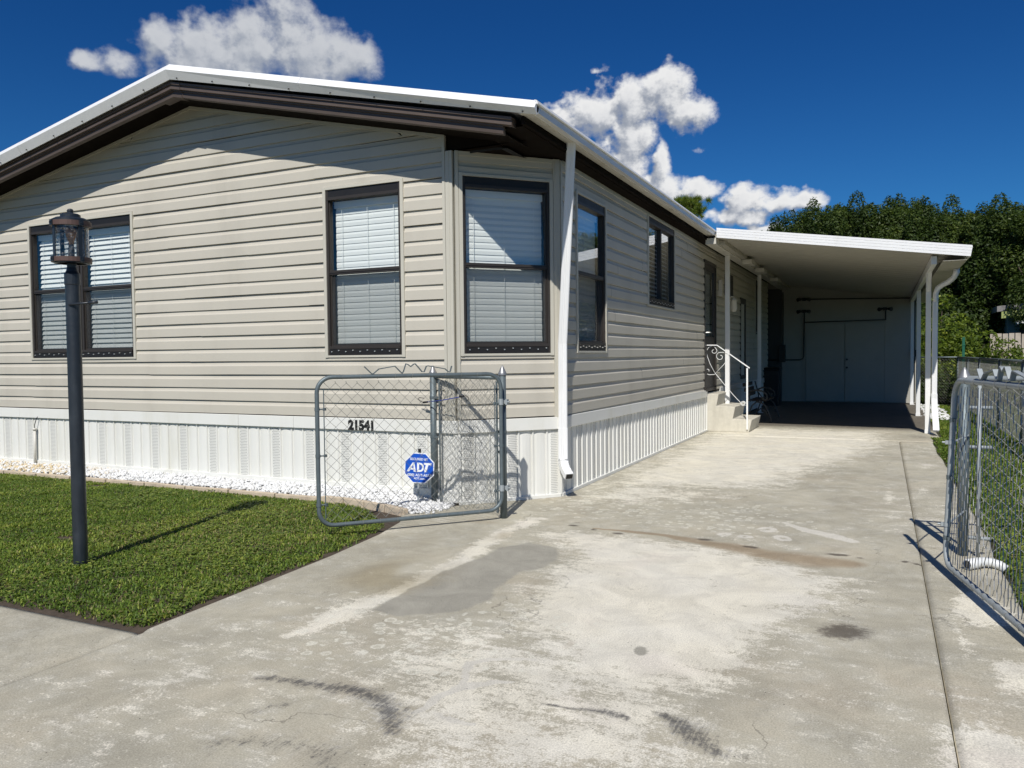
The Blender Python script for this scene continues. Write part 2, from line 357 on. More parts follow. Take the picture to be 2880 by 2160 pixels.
SWIN = [(1.16,2.10,1.372,2.99),(3.79,5.25,1.986,3.19),(7.36,8.40,0.70,2.97),(11.10,11.82,0.80,2.55),(13.25,13.86,1.79,3.14)]
def profile(zb, ze):
    full = [(zb,0.000),(zb+0.0015,0.021),(zb+0.088,0.0205),(zb+0.104,0.010),(zb+0.1365,0.001)]
    return full
def clip_prof(pr, za, zt):
    out = []
    for i in range(len(pr)-1):
        (z0,o0),(z1,o1) = pr[i], pr[i+1]
        if z1 <= za or z0 >= zt: continue
        if z1 > z0:
            f0 = max(0,(za-z0)/(z1-z0)); f1 = min(1,(zt-z0)/(z1-z0))
        else: f0, f1 = 0, 1
        p0 = (z0+(z1-z0)*f0, o0+(o1-o0)*f0); p1 = (z0+(z1-z0)*f1, o0+(o1-o0)*f1)
        if not out or out[-1] != p0: out.append(p0)
        out.append(p1)
    return out
def sided(wf, s0, s1, zbot, ztop, wins, lim=None, sag=0.0):
    k = -1 if zbot < 0.76 else 0
    while True:
        zb = 0.778 + 0.1365*k - (0.012 if k == 0 else 0)
        zk = 0.778 + 0.1365*k
        if zk >= ztop: break
        mb = MB(); seam = random.uniform(s0+0.8, s1-0.8) if s1-s0 > 3 else s1; cuts = sorted({s0, s1, seam, *[c for w in wins for c in w[:2] if s0 < c < s1]}); lap = random.choice((-1,1))*0.0022
        # a slight waviness along the board, and lap joints
        jog = random.uniform(-1,1)*0.0012
        for a, b in zip(cuts[:-1], cuts[1:]):
            used = False; mid = (a+b)/2; segs = [(max(zk, zbot), min(zk+0.1365, ztop))]
            for w in wins:
                if w[0] < mid < w[1]:
                    ns = []
                    for za, zt in segs:
                        if w[3] <= za or w[2] >= zt: ns.append((za,zt)); continue
                        if za < w[2]: ns.append((za, w[2]))
                        if zt > w[3]: ns.append((w[3], zt))
                    segs = ns
            for za, zt in segs:
                pr = clip_prof(profile(zk, 0), za, zt)
                if len(pr) < 2: continue
                used = True
                nsub = max(1, int((b-a)/0.6)); vs = []; cnt = 0
                for j in range(nsub+1):
                    for z, o in pr:
                        aa, bb = a, b
                        if lim: aa = max(a, lim[0](z)); bb = min(b, lim[1](z))
                        if aa > bb: aa = bb = (max(a,lim[0](z))+min(b,lim[1](z)))/2
                        s = aa + (bb-aa)*j/nsub
                        wv = 0.0016*math.sin(s*1.7+k*2.1) + 0.0011*math.sin(s*4.3+k)
                        vs.append(wf(s, z + wv*0.7 + jog + (lap if mid > seam else 0), o + wv*0.9 + (0.0018 if mid > seam else 0)))
                m = len(pr); fs = [(j*m+i, (j+1)*m+i, (j+1)*m+i+1, j*m+i+1) for j in range(nsub) for i in range(m-1)]
                mb.add(vs, fs)
            if not used and mb.v: mb.build('siding_board', 'siding_vinyl', home, recalc=False); mb = MB()
        if mb.v: mb.build('siding_board', 'siding_vinyl', home, recalc=False)
        k += 1
sided(FRONT, -7.7, -0.795, 0.765, 4.03, FWIN, (rakeL, rakeR))
sided(CHAM, 0.03, CL-0.04, 0.765, 3.165, CWIN)
sided(SIDE, 0.80, 15.55, 0.70, 3.165, SWIN)

# dark core added behind siding and windows to block light and darken blind gaps
core = MB(); ring = [(-7.6,0.16),(-0.76,0.16),(-0.17,0.80),(-0.17,16.9),(-7.6,16.9)]
n = len(ring); core.add([(x,y,0.1) for x,y in ring]+[(x,y,3.17) for x,y in ring], [tuple(range(n,2*n))]+[(i,(i+1)%n,n+(i+1)%n,n+i) for i in range(n)])
core.add([(-7.6,0.08,3.17),(-0.2,0.08,3.17),(-3.879,0.08,3.99),(-7.6,16.9,3.17),(-0.2,16.9,3.17),(-3.879,16.9,3.99)], [(0,1,2),(3,5,4),(0,2,5,3),(1,4,5,2)])
core.build('light_block_core', 'interior_dark', home)
# other walls the side steps could see
mb = MB(); mb.box((-7.74,0,0.1),(-7.70,15.6,3.2)); mb.box((-7.7,15.55,0.1),(0.0,15.6,3.2)); mb.build('rear_wall', 'siding_vinyl', home)

# rake trim and corner trims
mb = MB()
for xa, xb, nn in ((-7.7,-3.879,1),(-3.879,-0.785,1)):
    mb.hexa([(xa,-0.032,rake(xa)-0.028),(xb,-0.032,rake(xb)-0.028),(xb,0.0,rake(xb)-0.028),(xa,0.0,rake(xa)-0.028),(xa,-0.032,rake(xa)),(xb,-0.032,rake(xb)),(xb,0.0,rake(xb)),(xa,0.0,rake(xa))])
mb.build('rake_trim', 'trim_vinyl', home)
mb = MB(); FRONT.box(mb, -0.806,-0.778, 0.765, 3.33, 0.0, 0.033); mb.build('end_trim', 'trim_vinyl', home)
mb = MB()
FRONT.box(mb, -0.776,-0.6937-0.012, 0.765, 3.19, 0.0, 0.030); FRONT.box(mb,-0.752,-0.735,0.765,3.188,0.030,0.034)
CHAM.box(mb, -0.004,0.026, 0.765, 3.188, -0.01, 0.028)
mb.build('corner_trim', 'trim_vinyl', home, bevel=0.003)
mb = MB(); CHAM.box(mb, CL-0.062, CL+0.004, 0.765, 3.19, 0.0, 0.032); CHAM.box(mb, CL-0.045, CL-0.028, 0.765, 3.187, 0.032, 0.036)
SIDE.box(mb, 0.752, 0.80, 0.765, 3.187, -0.01, 0.030)
mb.build('corner_trim', 'trim_vinyl', home, bevel=0.003)
mb = MB(); CHAM.box(mb, 0.028, CL-0.064, 3.15, 3.185, 0.0, 0.030); mb.build('frieze_trim', 'trim_vinyl', home)
mb = MB(); SIDE.box(mb, 0.802, 15.5, 3.155, 3.195, 0.0, 0.030); mb.build('frieze_trim', 'trim_vinyl', home)

def window(wf, s0, s1, z0, z1, units=1, kind='hung', pitch=0.057, tilt=0.30, name='window', label=None):
    t = 0.034; tw = MB()
    a0, a1, b0, b1 = s0+t, s1-t, z0+0.022, z1-t*0.8
    root = MB()
    f = 0.024; o1 = 0.022; o0 = -0.05
    # bronze frame: jambs, head, sill
    wf.box(root, a0, a0+f, b0, b1, o0, o1); wf.box(root, a1-f, a1, b0, b1, o0, o1)
    wf.box(root, a0+f, a1-f, b1-0.10, b1-0.072, o0, o1+0.006); wf.box(root, a0+f, a1-f, b0+0.062, b0+0.088, o0, o1+0.012)
    mids = []
    if kind == 'hung':
        for u in range(1, units): 
            c = a0+(a1-a0)*u/units; wf.box(root, c-0.045, c-0.012, b0, b1, o0, o1); wf.box(root, c+0.012, c+0.045, b0, b1, o0, o1); mids.append(c)
    gz0, gz1 = b0+0.088, b1-0.10
    w = root.build(name, 'bronze_frame', home, bevel=0.002)
    if label: w['label'] = label
    wf.box(tw, s0, s0+t, z0+0.0, z1, 0.0, 0.034); wf.box(tw, s1-t, s1, z0, z1, 0.0, 0.034)
    wf.box(tw, s0+t, s1-t, z1-t*0.8, z1-0.0015, 0.0, 0.0325); wf.box(tw, s0+t, s1-t, z0+0.0015, z0+0.022, 0.0, 0.0325)
    tw.build('trim', 'trim_vinyl', w, bevel=0.002)
    # storm shutter tracks top and bottom with bolts
    tk = MB(); wf.box(tk, a0+f, a1-f, b1-0.072, b1-0.004, -0.02, 0.018); tk.build('storm_track', 'black_track', w)
    tk = MB(); wf.box(tk, a0+f, a1-f, b0+0.002, b0+0.060, -0.02, 0.030); tk.build('storm_track', 'black_track', w)
    bo = MB(); nb = int((a1-a0)/0.085)
    for i in range(nb):
        s = a0+0.05+(a1-a0-0.1)*i/(nb-1)
        for zz, r in ((b0+0.036+0.012*(i%2), 0.0058),):
            c = wf(s, zz, 0.033); bo.tube([c - wf.n*0.006, c+wf.n*0.007], r, 6)
    bo.build('bolts', 'bolt_steel', w)
    sc = MB(); 
    for side in (a0+0.008, a1-0.014):
        for j in range(14): wf.box(sc, side, side+0.005, b0+0.1+j*(b1-b0-0.2)/13, b0+0.11+j*(b1-b0-0.2)/13, o1, o1+0.003)
    sc.build('screws', 'screw_dark', w)
    edges = [a0+f] + [x for c in mids for x in (c-0.045, c+0.045)] + [a1-f]
    for i in range(0, len(edges), 2):
        e0, e1 = edges[i], edges[i+1]
        if kind == 'hung':
            zr = z0 + (z1-z0)*0.505
            sa = MB()
            wf.box(sa, e0, e1, zr-0.026, zr+0.014, -0.045, 0.012); wf.box(sa, e0, e1, zr-0.010, zr-0.004, 0.012, 0.018)
            wf.box(sa, e0, e0+0.012, zr+0.014, gz1, -0.04, 0.006); wf.box(sa, e1-0.012, e1, zr+0.014, gz1, -0.04, 0.006)
            wf.box(sa, e0, e0+0.016, gz0, zr-0.026, -0.045, 0.000); wf.box(sa, e1-0.016, e1, gz0, zr-0.026, -0.045, 0.000)
            wf.box(sa, e0, e1, gz0, gz0+0.018, -0.045, 0.004)
            sa.build('sash', 'bronze_frame', w)
            p = MB(); wf.box(p, e0+0.012, e1-0.012, zr+0.014, gz1, -0.018, -0.015); p.build('upper_pane', 'window_glass', w)
            p = MB(); wf.box(p, e0+0.016, e1-0.016, gz0+0.018, zr-0.026, -0.030, -0.027); p.build('lower_pane', 'window_glass', w)
            p = MB(); p.add([wf(e0+0.016,gz0+0.018,-0.008),wf(e1-0.016,gz0+0.018,-0.008),wf(e1-0.016,zr-0.026,-0.008),wf(e0+0.016,zr-0.026,-0.008)],[(0,1,2,3)]); p.build('insect_screen', 'insect_screen', w)
        else:
            c = (e0+e1)/2; sa = MB()
            wf.box(sa, c-0.022, c+0.022, gz0, gz1, -0.045, 0.012); wf.box(sa, e0, e0+0.018, gz0, gz1, -0.045, 0.0); wf.box(sa, e1-0.018, e1, gz0, gz1, -0.045, 0.0)
            sa.build('sash', 'bronze_frame', w)
            for q0, q1, oo in ((e0+0.018,c-0.022,-0.03),(c+0.022,e1-0.018,-0.018)):
                p = MB(); wf.box(p, q0, q1, gz0, gz1, oo-0.003, oo); p.build('pane', 'window_glass', w)
        # blind: headrail, curved slats, ladder cords
        b = MB(); zt = gz1-0.004; wf.box(b, e0+0.012, e1-0.012, zt-0.062, zt, -0.115, -0.06)
        z = zt-0.062-pitch*0.55; hw = pitch*0.57
        while z > gz0+0.01:
            ti = tilt + random.uniform(-0.03,0.03)
            ca, sa_ = math.cos(ti)*hw, math.sin(ti)*hw; sag = 0.0
            a_, b_ = e0+0.014+random.uniform(0,0.004), e1-0.014-random.uniform(0,0.004)
            pts = [wf(a_, z-ca, -0.085+sa_), wf(b_, z-ca, -0.085+sa_), wf(b_, z, -0.080), wf(a_, z, -0.080), wf(b_, z+ca, -0.085-sa_), wf(a_, z+ca, -0.085-sa_)]
            b.add(pts, [(0,1,2,3),(3,2,4,5)]); z -= pitch
        for fr_ in (0.13, 0.5, 0.87):
            s = e0+(e1-e0)*fr_; wf.box(b, s-0.0018, s+0.0018, gz0+0.03, zt-0.06, -0.056, -0.054)
        b.build('blind', 'blind_white', w, recalc=False)
    return w
window(FRONT, *FWIN[0], units=2, tilt=0.46, label='wide twin front window behind the lamp post with half open blinds')
window(FRONT, *FWIN[1], tilt=0.13, label='front window with closed white blinds left of the corner')
window(CHAM, *CWIN[0], tilt=0.13, label='window in the chamfered corner wall')
window(SIDE, *SWIN[0], tilt=0.13, label='first side window behind the downspout')
window(SIDE, *SWIN[1], kind='slider', tilt=0.9, label='small high sliding window on the shaded side wall')
window(SIDE, *SWIN[4], kind='slider', tilt=0.5, label='high window under the carport')

# doors on the side wall
s0,s1,z0,z1 = SWIN[2]; mb = MB()
SIDE.box(mb, s0, s0+0.05, z0, z1, -0.05, 0.03); SIDE.box(mb, s1-0.05, s1, z0, z1, -0.05, 0.03); SIDE.box(mb, s0+0.05, s1-0.05, z1-0.06, z1, -0.05, 0.03); SIDE.box(mb, s0+0.05, s1-0.05, z0, z0+0.05, -0.05, 0.035)
SIDE.box(mb, s0+0.05, s1-0.05, z0+0.05, z0+0.95, -0.03, 0.01); SIDE.box(mb, s0+0.05, s0+0.13, z0+0.95, z1-0.06, -0.03, 0.01); SIDE.box(mb, s1-0.13, s1-0.05, z0+0.95, z1-0.06, -0.03, 0.01); SIDE.box(mb, s0+0.13, s1-0.13, z1-0.16, z1-0.06, -0.03, 0.01)
d = mb.build('door', 'bronze_frame', home, bevel=0.003); d['label'] = 'dark storm door at the top of the steps'
mb = MB(); SIDE.box(mb, s0+0.13, s1-0.13, z0+0.95, z1-0.16, -0.012, -0.008); mb.build('pane', 'window_glass', d)
mb = MB(); 
for i in range(22): 
    a = s0+0.15+i*(s1-s0-0.3)/22; SIDE.box(mb, a, a+0.022, z0+0.97, z1-0.2, -0.06-0.01*(i%2), -0.055-0.01*(i%2))
mb.build('curtain', 'blind_white', d)
mb = MB(); c = SIDE(s0+0.17, 1.72, 0.02); mb.tube([c, c+Vector((0.05,0,0)), c+Vector((0.055,0.09,0))], 0.011, 8); mb.build('handle', 'bolt_steel', d)
s0,s1,z0,z1 = SWIN[3]; mb = MB()
SIDE.box(mb, s0, s0+0.06, z0, z1, -0.05, 0.03); SIDE.box(mb, s1-0.06, s1, z0, z1, -0.05, 0.03); SIDE.box(mb, s0+0.06, s1-0.06, z1-0.12, z1, -0.05, 0.03); SIDE.box(mb, s0+0.06, s1-0.06, z0, z0+0.08, -0.05, 0.03)
d = mb.build('door', 'bronze_frame', home); d['label'] = 'narrow pale door under the carport'
mb = MB(); SIDE.box(mb, s0+0.06, s1-0.06, z0+0.08, z1-0.12, -0.03, 0.0); mb.build('door_panel', 'cream_metal', d)

# skirting: one object per corrugated sheet, vented strip in each
def skirt(wf, s0, s1, z0, z1, first=0):
    w = 0.1452; s = s0; k = first
    while s < s1-0.01:
        mb = MB(); pr = []; e = min(s+3*w, s1)
        for j in range(3):
            a = s+j*w
            if a >= s1-0.01: break
            for ds, o in ((0.0,-0.002),(0.004,0.014),(0.016,0.014),(0.021,-0.002),(0.050,0.007),(0.083,0.009),(0.120,0.006),(0.1450,-0.002)):
                if a+ds <= s1+0.001: pr.append((a+ds, o, j))
        vs = [wf(a, z, o) for a, o, j in pr for z in (z0, z1)]
        for i in range(len(pr)-1):
            vent = pr[i][2] == 0 and pr[i][0]-s >= 0.049 and pr[i+1][2] == 0
            mb.add([vs[2*i],vs[2*i+2],vs[2*i+3],vs[2*i+1]], [(0,1,2,3)], 1 if vent else 0)
        mb.build('skirting_panel', ['white_vinyl','white_vented'], home, recalc=False)
        s += 3*w
skirt(FRONT, -5.526-0.1452*15, -0.692, 0.03, 0.665)
skirt(CHAM, 0.0, CL, 0.02, 0.665)
skirt(SIDE, 0.7507, 7.62, 0.02, 0.665); skirt(SIDE, 7.62, 15.5, 0.02, 0.665)
def strip(wf, s0, s1, z0, z1, o, name, m='white_vinyl', t0=0, t1=0):
    mb = MB(); q = 0.0
    mb.hexa([wf(s0,z0+t0,o),wf(s1,z0+t1,o),wf(s1,z0+t1,q),wf(s0,z0+t0,q),wf(s0,z1+t0,o),wf(s1,z1+t1,o),wf(s1,z1+t1,q),wf(s0,z1+t0,q)])
    return mb.build(name, m, home, bevel=0.004)
for a, b in ((-7.7,-6.897),(-6.894,-3.298),(-3.295,-2.566),(-2.563,-0.680)): strip(FRONT, a, b, 0.652, 0.768, 0.034, 'skirting_trim')
strip(CHAM, 0.004, CL-0.004, 0.652, 0.768, 0.034, 'skirting_trim')
for a, b in ((0.765,4.4),(4.403,7.55),(8.75,12.2),(12.203,15.5)):
    f = lambda y: -0.0075*min(y-0.75, 6.5)
    strip(SIDE, a, b, 0.652, 0.768, 0.034, 'skirting_trim', t0=f(a), t1=f(b))
for a, b in ((-7.7,-4.3),(-4.298,-0.685)): strip(FRONT, a, b, 0.02, 0.135, 0.024, 'bottom_rail')
strip(CHAM, 0.0, CL, 0.0, 0.034, 0.026, 'bottom_rail')
for a, b in ((0.76,3.9),(3.903,7.6)): strip(SIDE, a, b, 0.0, 0.034, 0.026, 'bottom_rail')
mb = MB(); FRONT.box(mb, -0.716,-0.688, 0.03, 0.655, -0.004, 0.019); CHAM.box(mb, -0.008,0.020, 0.03, 0.654, -0.006, 0.018); mb.build('skirting_corner', 'white_vinyl', home)
mb = MB(); CHAM.box(mb, CL-0.030, CL+0.006, 0.03, 0.655, -0.004, 0.020); SIDE.box(mb, 0.748, 0.785, 0.03, 0.654, -0.006, 0.019); mb.build('skirting_corner', 'white_vinyl', home)
# numerals
mtx = Matrix.Translation((-1.729, -0.0355, 0.695)) @ Matrix.Rotation(PI/2, 4, 'X')
text_obj('house_number', '21541', 0.124, 'number_black', home, mtx, 0.0012, 0.0075, space=1.0)

# eaves
cap = MB()
XL, XA, XR = -7.99, -3.675, 0.315
def ztop(x): return 4.294-0.2362*(x-XA) if x > XA else 4.294-0.199*(XA-x)
def thick(x): return 0.148 - 0.040*max(0,(x-XA))/4.0
prof0 = lambda x: [Vector((x,-0.40,ztop(x)+0.004)),Vector((x,-0.468,ztop(x))),Vector((x,-0.515,ztop(x)-0.066)),Vector((x,-0.466,ztop(x)-thick(x))),Vector((x,-0.452,ztop(x)-thick(x)+0.004))]
joints = [XL, -6.0, -5.15+0.0, XA, -1.95, XR]
joints = [XL, -6.02, XA, -2.02, XR]
for a, b in zip(joints[:-1], joints[1:]):
    xs = [a+(0.003 if a > XL and a != XA else 0), b]
    mb = MB(); mb.extrude(lambda i: prof0(xs[i]), xs); 
    mb.add([prof0(b)[k] for k in range(5)] if b == XR else [], [(0,1,2,3,4)] if b == XR else [])
    o = mb.build('rake_cap', 'white_metal', home, recalc=False)
    sv = o.modifiers.new('thickness','SOLIDIFY'); sv.thickness = 0.002
scr = MB(); x = XL+0.2
while x < XR:
    p = Vector((x,-0.474,ztop(x)-thick(x)*0.86)); scr.tube([p, p+Vector((0,-0.014,-0.010))], 0.006, 5); x += 0.47
scr.build('cap_screws', 'screw_dark', home)
# roof sheets
for a, b in ((XL,XA),(XA,XR)):
    mb = MB(); pts = []
    for y in (-0.466, 19.0):
        pts += [(a,y,ztop(a)-0.10),(b,y,ztop(b)-0.10 if b==XA else ztop(b)-0.09),(b,y,ztop(b)),(a,y,ztop(a))]
    if b == XA: pass
    mb.add(pts, [(0,1,2,3),(7,6,5,4),(0,4,5,1),(1,5,6,2),(2,6,7,3),(3,7,4,0)]); mb.build('roof', 'white_metal', home)
# side eave (pan edge) from the gable end to the carport and beyond
eave = MB(); ys = [-0.462, 18.9]
pe = lambda y: [Vector((0.27,y,3.362)),Vector((0.312,y,3.352)),Vector((0.324,y,3.324)),Vector((0.318,y,3.312)),Vector((0.250,y,3.288)),Vector((0.240,y,3.272)),Vector((0.160,y,3.272)),Vector((0.16,y,3.32))]
eave.extrude(lambda i: pe(ys[i]), ys, closed=True); o = eave.build('eave_gutter', 'cream_metal', home, recalc=True)
mb = MB(); mb.extrude(lambda i: [Vector((0.300,ys[i]-0.02,3.358)),Vector((0.322,ys[i]-0.02,3.350)),Vector((0.332,ys[i]-0.02,3.324)),Vector((0.320,ys[i]-0.02,3.318))], ys, closed=True); mb.build('eave_lip', 'white_metal', home)
mb = MB(); mb.extrude(lambda i: [Vector((x_-7.68-0.0,ys[i],z_)) for x_, z_ in ((-0.05,3.42),(-0.31,3.43),(-0.31,3.33),(-0.05,3.3))], ys, closed=True); mb.build('eave_gutter', 'cream_metal', home)
# brown fascia on the long side and soffits
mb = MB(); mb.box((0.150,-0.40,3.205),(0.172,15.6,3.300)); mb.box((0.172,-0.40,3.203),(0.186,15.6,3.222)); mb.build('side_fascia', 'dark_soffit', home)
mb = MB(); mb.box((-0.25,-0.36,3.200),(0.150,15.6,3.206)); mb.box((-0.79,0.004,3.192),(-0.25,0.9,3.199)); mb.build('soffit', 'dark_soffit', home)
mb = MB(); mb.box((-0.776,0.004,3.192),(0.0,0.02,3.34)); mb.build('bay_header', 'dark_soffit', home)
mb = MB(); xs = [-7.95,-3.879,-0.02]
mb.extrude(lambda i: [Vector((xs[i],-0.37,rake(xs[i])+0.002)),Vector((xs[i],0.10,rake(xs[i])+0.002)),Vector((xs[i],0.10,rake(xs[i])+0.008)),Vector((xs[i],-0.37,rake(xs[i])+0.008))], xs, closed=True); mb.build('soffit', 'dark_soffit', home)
# ribbed brown cornice in two halves
CP = [(-0.355,0.0),(-0.398,0.006),(-0.402,0.030),(-0.386,0.034),(-0.386,0.058),(-0.404,0.062),(-0.404,0.070),(-0.426,0.076),(-0.426,0.100),(-0.414,0.103),(-0.414,0.116),(-0.430,0.120),(-0.430,0.143),(-0.30,0.143),(-0.30,0.0)]
def cz(x): return 3.146+(-0.013-x)*0.2297 if x > -3.70 else 3.993-0.192*(-3.70-x)
def cor_half(xs, part, x_end):
    mb = MB(); P_ = part
    xs = list(xs); xs[-1] = x_end if x_end is not None else xs[-1]
    mb.extrude(lambda i: [Vector((xs[i], y, cz(xs[i])+z)) for y, z in P_], xs, closed=True); return mb.build('cornice', 'brown_metal', home, recalc=True)
CL_ = [(-0.355,0.0),(-0.398,0.006),(-0.402,0.030),(-0.386,0.034),(-0.386,0.058),(-0.404,0.062),(-0.404,0.072),(-0.355,0.072)]
CU_ = [(-0.34,0.0725),(-0.404,0.0725),(-0.426,0.078),(-0.426,0.100),(-0.414,0.103),(-0.414,0.116),(-0.430,0.120),(-0.430,0.143),(-0.34,0.143)]
def cor(xs, endcut=False):
    cor_half(xs, CL_, None); cor_half(xs, CU_, 0.075 if endcut else None); return

    mb = MB()
    def pr(i):
        x = xs[i]; out = []
        for y, z in CP:
            xx = x + (0.085 if (endcut and i == len(xs)-1 and z > 0.072) else 0)
            out.append(Vector((xx, y, cz(xx)+z)))
        return out
    mb.extrude(pr, xs, closed=True); return mb.build('cornice', 'brown_metal', home, recalc=True)
cor([-7.95,-3.80]); cor([-3.62,-0.013], True)
mb = MB(); mb.extrude(lambda i: [Vector((xs2[i], y-0.006, cz(xs2[i])+z*1.03-0.004)) for y, z in CP], xs2 := [-3.86,-3.70,-3.58], closed=True); mb.build('cornice_cap', 'brown_metal', home)

# downspout at the chamfered corner
def rect_tube(mb, pts, wx, wy, cham=0.008):
    """rectangular pipe with grooved faces; pts list of (point, ux, uy)"""
    pr = [(-wx,-wy+cham),(-wx+cham,-wy),(-wx*0.35,-wy),(-wx*0.3,-wy+0.004),(-wx*0.05,-wy+0.004),(0,-wy),(wx*0.05,-wy+0.004),(wx*0.3,-wy+0.004),(wx*0.35,-wy),(wx-cham,-wy),(wx,-wy+cham),(wx,wy-cham),(wx-cham,wy),(-wx+cham,wy),(-wx,wy-cham)]
    mb.extrude(lambda i: [Vector(pts[i][0])+Vector(pts[i][1])*a+Vector(pts[i][2])*b for a, b in pr], pts, closed=True)
ux, uy = Vector((0.93,0.37,0)).normalized(), Vector((-0.37,0.93,0)).normalized()
ds = MB(); rect_tube(ds, [((0.215,0.545,3.275),ux,uy),((0.050,0.71,1.46),ux,uy),((0.045,0.715,0.63),ux,uy)], 0.042, 0.031); D = ds.build('downspout', 'white_metal', home)
D['label'] = 'white downspout leaning from the front corner eave'
ds = MB(); rect_tube(ds, [((0.045,0.715,0.66),ux,uy),((0.045,0.715,0.37),ux,uy)], 0.0455, 0.0345); ds.build('lower_section', 'white_metal', D)
el_ = MB(); pts = []
for i in range(13):
    t = i/12; a = t*math.radians(62); R = 0.13
    base = Vector((0.045,0.715,0.37)); dirh = Vector((0.72,-0.69,0)).normalized()
    p = base + dirh*(R*(1-math.cos(a))+max(0,t-0.6)*0.16) + Vector((0,0,-R*math.sin(a)-max(0,t-0.6)*0.09))
    w = Vector((-dirh.y, dirh.x, 0)); k = 1.0 if i%2 else 0.93
    nn = (dirh*math.cos(a)+Vector((0,0,1))*math.sin(a))
    pts.append((p, w*k, nn*k))
rect_tube(el_, pts, 0.043, 0.034, 0.006); el_.build('elbow', 'white_metal', D)
mb = MB(); p, w, nn = pts[-1]; dd_ = (pts[-1][0]-pts[-2][0]).normalized(); q = Vector(p)+dd_*0.003
mb.add([q-w*0.036-nn*0.027, q+w*0.036-nn*0.027, q+w*0.036+nn*0.027, q-w*0.036+nn*0.027], [(0,1,2,3)]); mb.build('outlet_opening', 'black_track', D, recalc=False)
# conduit stub with a cable at the far left of the skirting
mb = MB(); x = -6.60; mb.tube([(x,-0.045,0.06),(x+0.01,-0.045,0.50)], 0.016, 10); mb.tube([(x+0.01,-0.045,0.50),(x+0.01,-0.045,0.53)], 0.021, 10); o = mb.build('conduit_stub', 'cream_metal', home, smooth=True)
mb = MB(); mb.tube([(x+0.01,-0.045,0.52),(x+0.02,-0.05,0.57),(x+0.045,-0.04,0.65),(x+0.06,-0.03,0.67)], 0.005, 6); mb.build('cable', 'hose_black', o)
# fittings on the wall near the door
mb = MB(); SIDE.box(mb, 8.62, 8.74, 2.42, 2.72, 0.024, 0.09); mb.build('bell_box', 'cream_metal', home, bevel=0.004)
mb = MB(); SIDE.box(mb, 9.25, 9.75, 2.48, 2.88, 0.024, 0.10); o = mb.build('wall_plaque', 'black_track', home); 
mb = MB(); mb.lathe((0.16,9.45,2.16), [(0.0,0.0),(0.05,0.01),(0.07,0.08),(0.055,0.2),(0.075,0.21),(0.03,0.27),(0.0,0.29)], 12); mb.tube([(0.02,9.45,2.42),(0.12,9.45,2.46),(0.16,9.45,2.45)], 0.012, 6); mb.build('wall_lantern', 'cream_metal', home, smooth=True)

# ------------------------------------------------------------------ carport
cp = empty('carport', (1.9, 11.8, 0), 'white metal carport roof on square posts attached to the side of the mobile home', 'carport')
Y0, Y1 = 6.75, 17.6
def zb(x): return 3.238-0.1465*(x-0.30)
k = 0; y = Y0+0.02
while y < Y1-0.01:
    e = min(y+0.41, Y1); mb = MB()
    pr = [(y,0.0),(y+0.006,0.0),(y+0.010,-0.003),(y+0.018,-0.003),(y+0.022,0.0),(e-0.002,0.0)]
    xs = [0.32, 3.86]
    mb.extrude(lambda i: [Vector((xs[i],yy,zb(xs[i])+dz)) for yy,dz in pr]+[Vector((xs[i],e-0.002,zb(xs[i])+0.06)),Vector((xs[i],y,zb(xs[i])+0.06))], xs, closed=True)
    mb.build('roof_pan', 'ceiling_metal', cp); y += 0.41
xs = [0.345, 3.925]
fp = [(0,0.150),(-0.016,0.150),(-0.016,0.118),(-0.010,0.114),(-0.016,0.110),(-0.016,0.078),(-0.010,0.074),(-0.016,0.070),(-0.016,0.036),(-0.010,0.032),(-0.016,0.028),(-0.016,-0.006),(0,-0.006)]
mb = MB(); mb.extrude(lambda i: [Vector((xs[i]-(0.025*(0.15-z)/0.15 if i else 0),Y0+yy,zb(xs[i])+z)) for yy,z in fp], xs, closed=True); mb.build('front_fascia', 'white_metal', cp)
mb = MB(); mb.extrude(lambda i: [Vector((3.86,yv,zb(3.86)-0.004)),Vector((3.905,yv,zb(3.9)-0.006)),Vector((3.93,yv,zb(3.925)+0.14)),Vector((3.90,yv,zb(3.925)+0.14))] if (yv:=(Y0+0.001,Y1)[i]) else None, [0,1], closed=True)
mb.build('side_gutter', 'white_metal', cp)
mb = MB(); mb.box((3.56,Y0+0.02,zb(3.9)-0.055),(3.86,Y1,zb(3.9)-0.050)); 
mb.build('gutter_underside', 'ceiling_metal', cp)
mb = MB(); mb.box((3.415,Y0+0.18,2.632),(3.492,Y1,2.752)); mb.build('beam', 'white_metal', cp, bevel=0.003)
mb = MB(); mb.box((0.165,Y0+0.01,3.128),(0.330,Y1,3.228)); mb.build('beam', 'cream_metal', cp, bevel=0.003)
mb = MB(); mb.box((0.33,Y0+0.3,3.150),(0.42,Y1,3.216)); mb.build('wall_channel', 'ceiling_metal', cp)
def cpost(x0, y, h, brace=False):
    mb = MB(); mb.box((x0,y-0.04,0),(x0+0.078,y+0.04,h)); 
    o = mb.build('post', 'white_metal', cp, bevel=0.004)
    mb = MB(); mb.box((x0-0.004,y-0.046,0.0),(x0+0.082,y-0.0405,0.06)); mb.box((x0+0.082,y-0.03,0),(x0+0.12,y+0.03,0.006)); mb.build('base_bracket', 'white_metal', o)
    if brace:
        mb = MB(); mb.hexa([(x0+0.01,y-0.03-0.04,h-0.22),(x0+0.07,y-0.03-0.04,h-0.22),(x0+0.07,y-0.04,h-0.30),(x0+0.01,y-0.04,h-0.30),(x0+0.01,y-0.33,h),(x0+0.07,y-0.33,h),(x0+0.07,y-0.25,h),(x0+0.01,y-0.25,h)]); mb.build('knee_brace', 'white_metal', o)
    return o
cpost(3.418, 8.45, 2.632, True); cpost(3.418, 12.35, 2.632); cpost(3.418, 16.3, 2.632)
cpost(0.185, 8.42, 3.128); cpost(0.205, 12.35, 3.128)
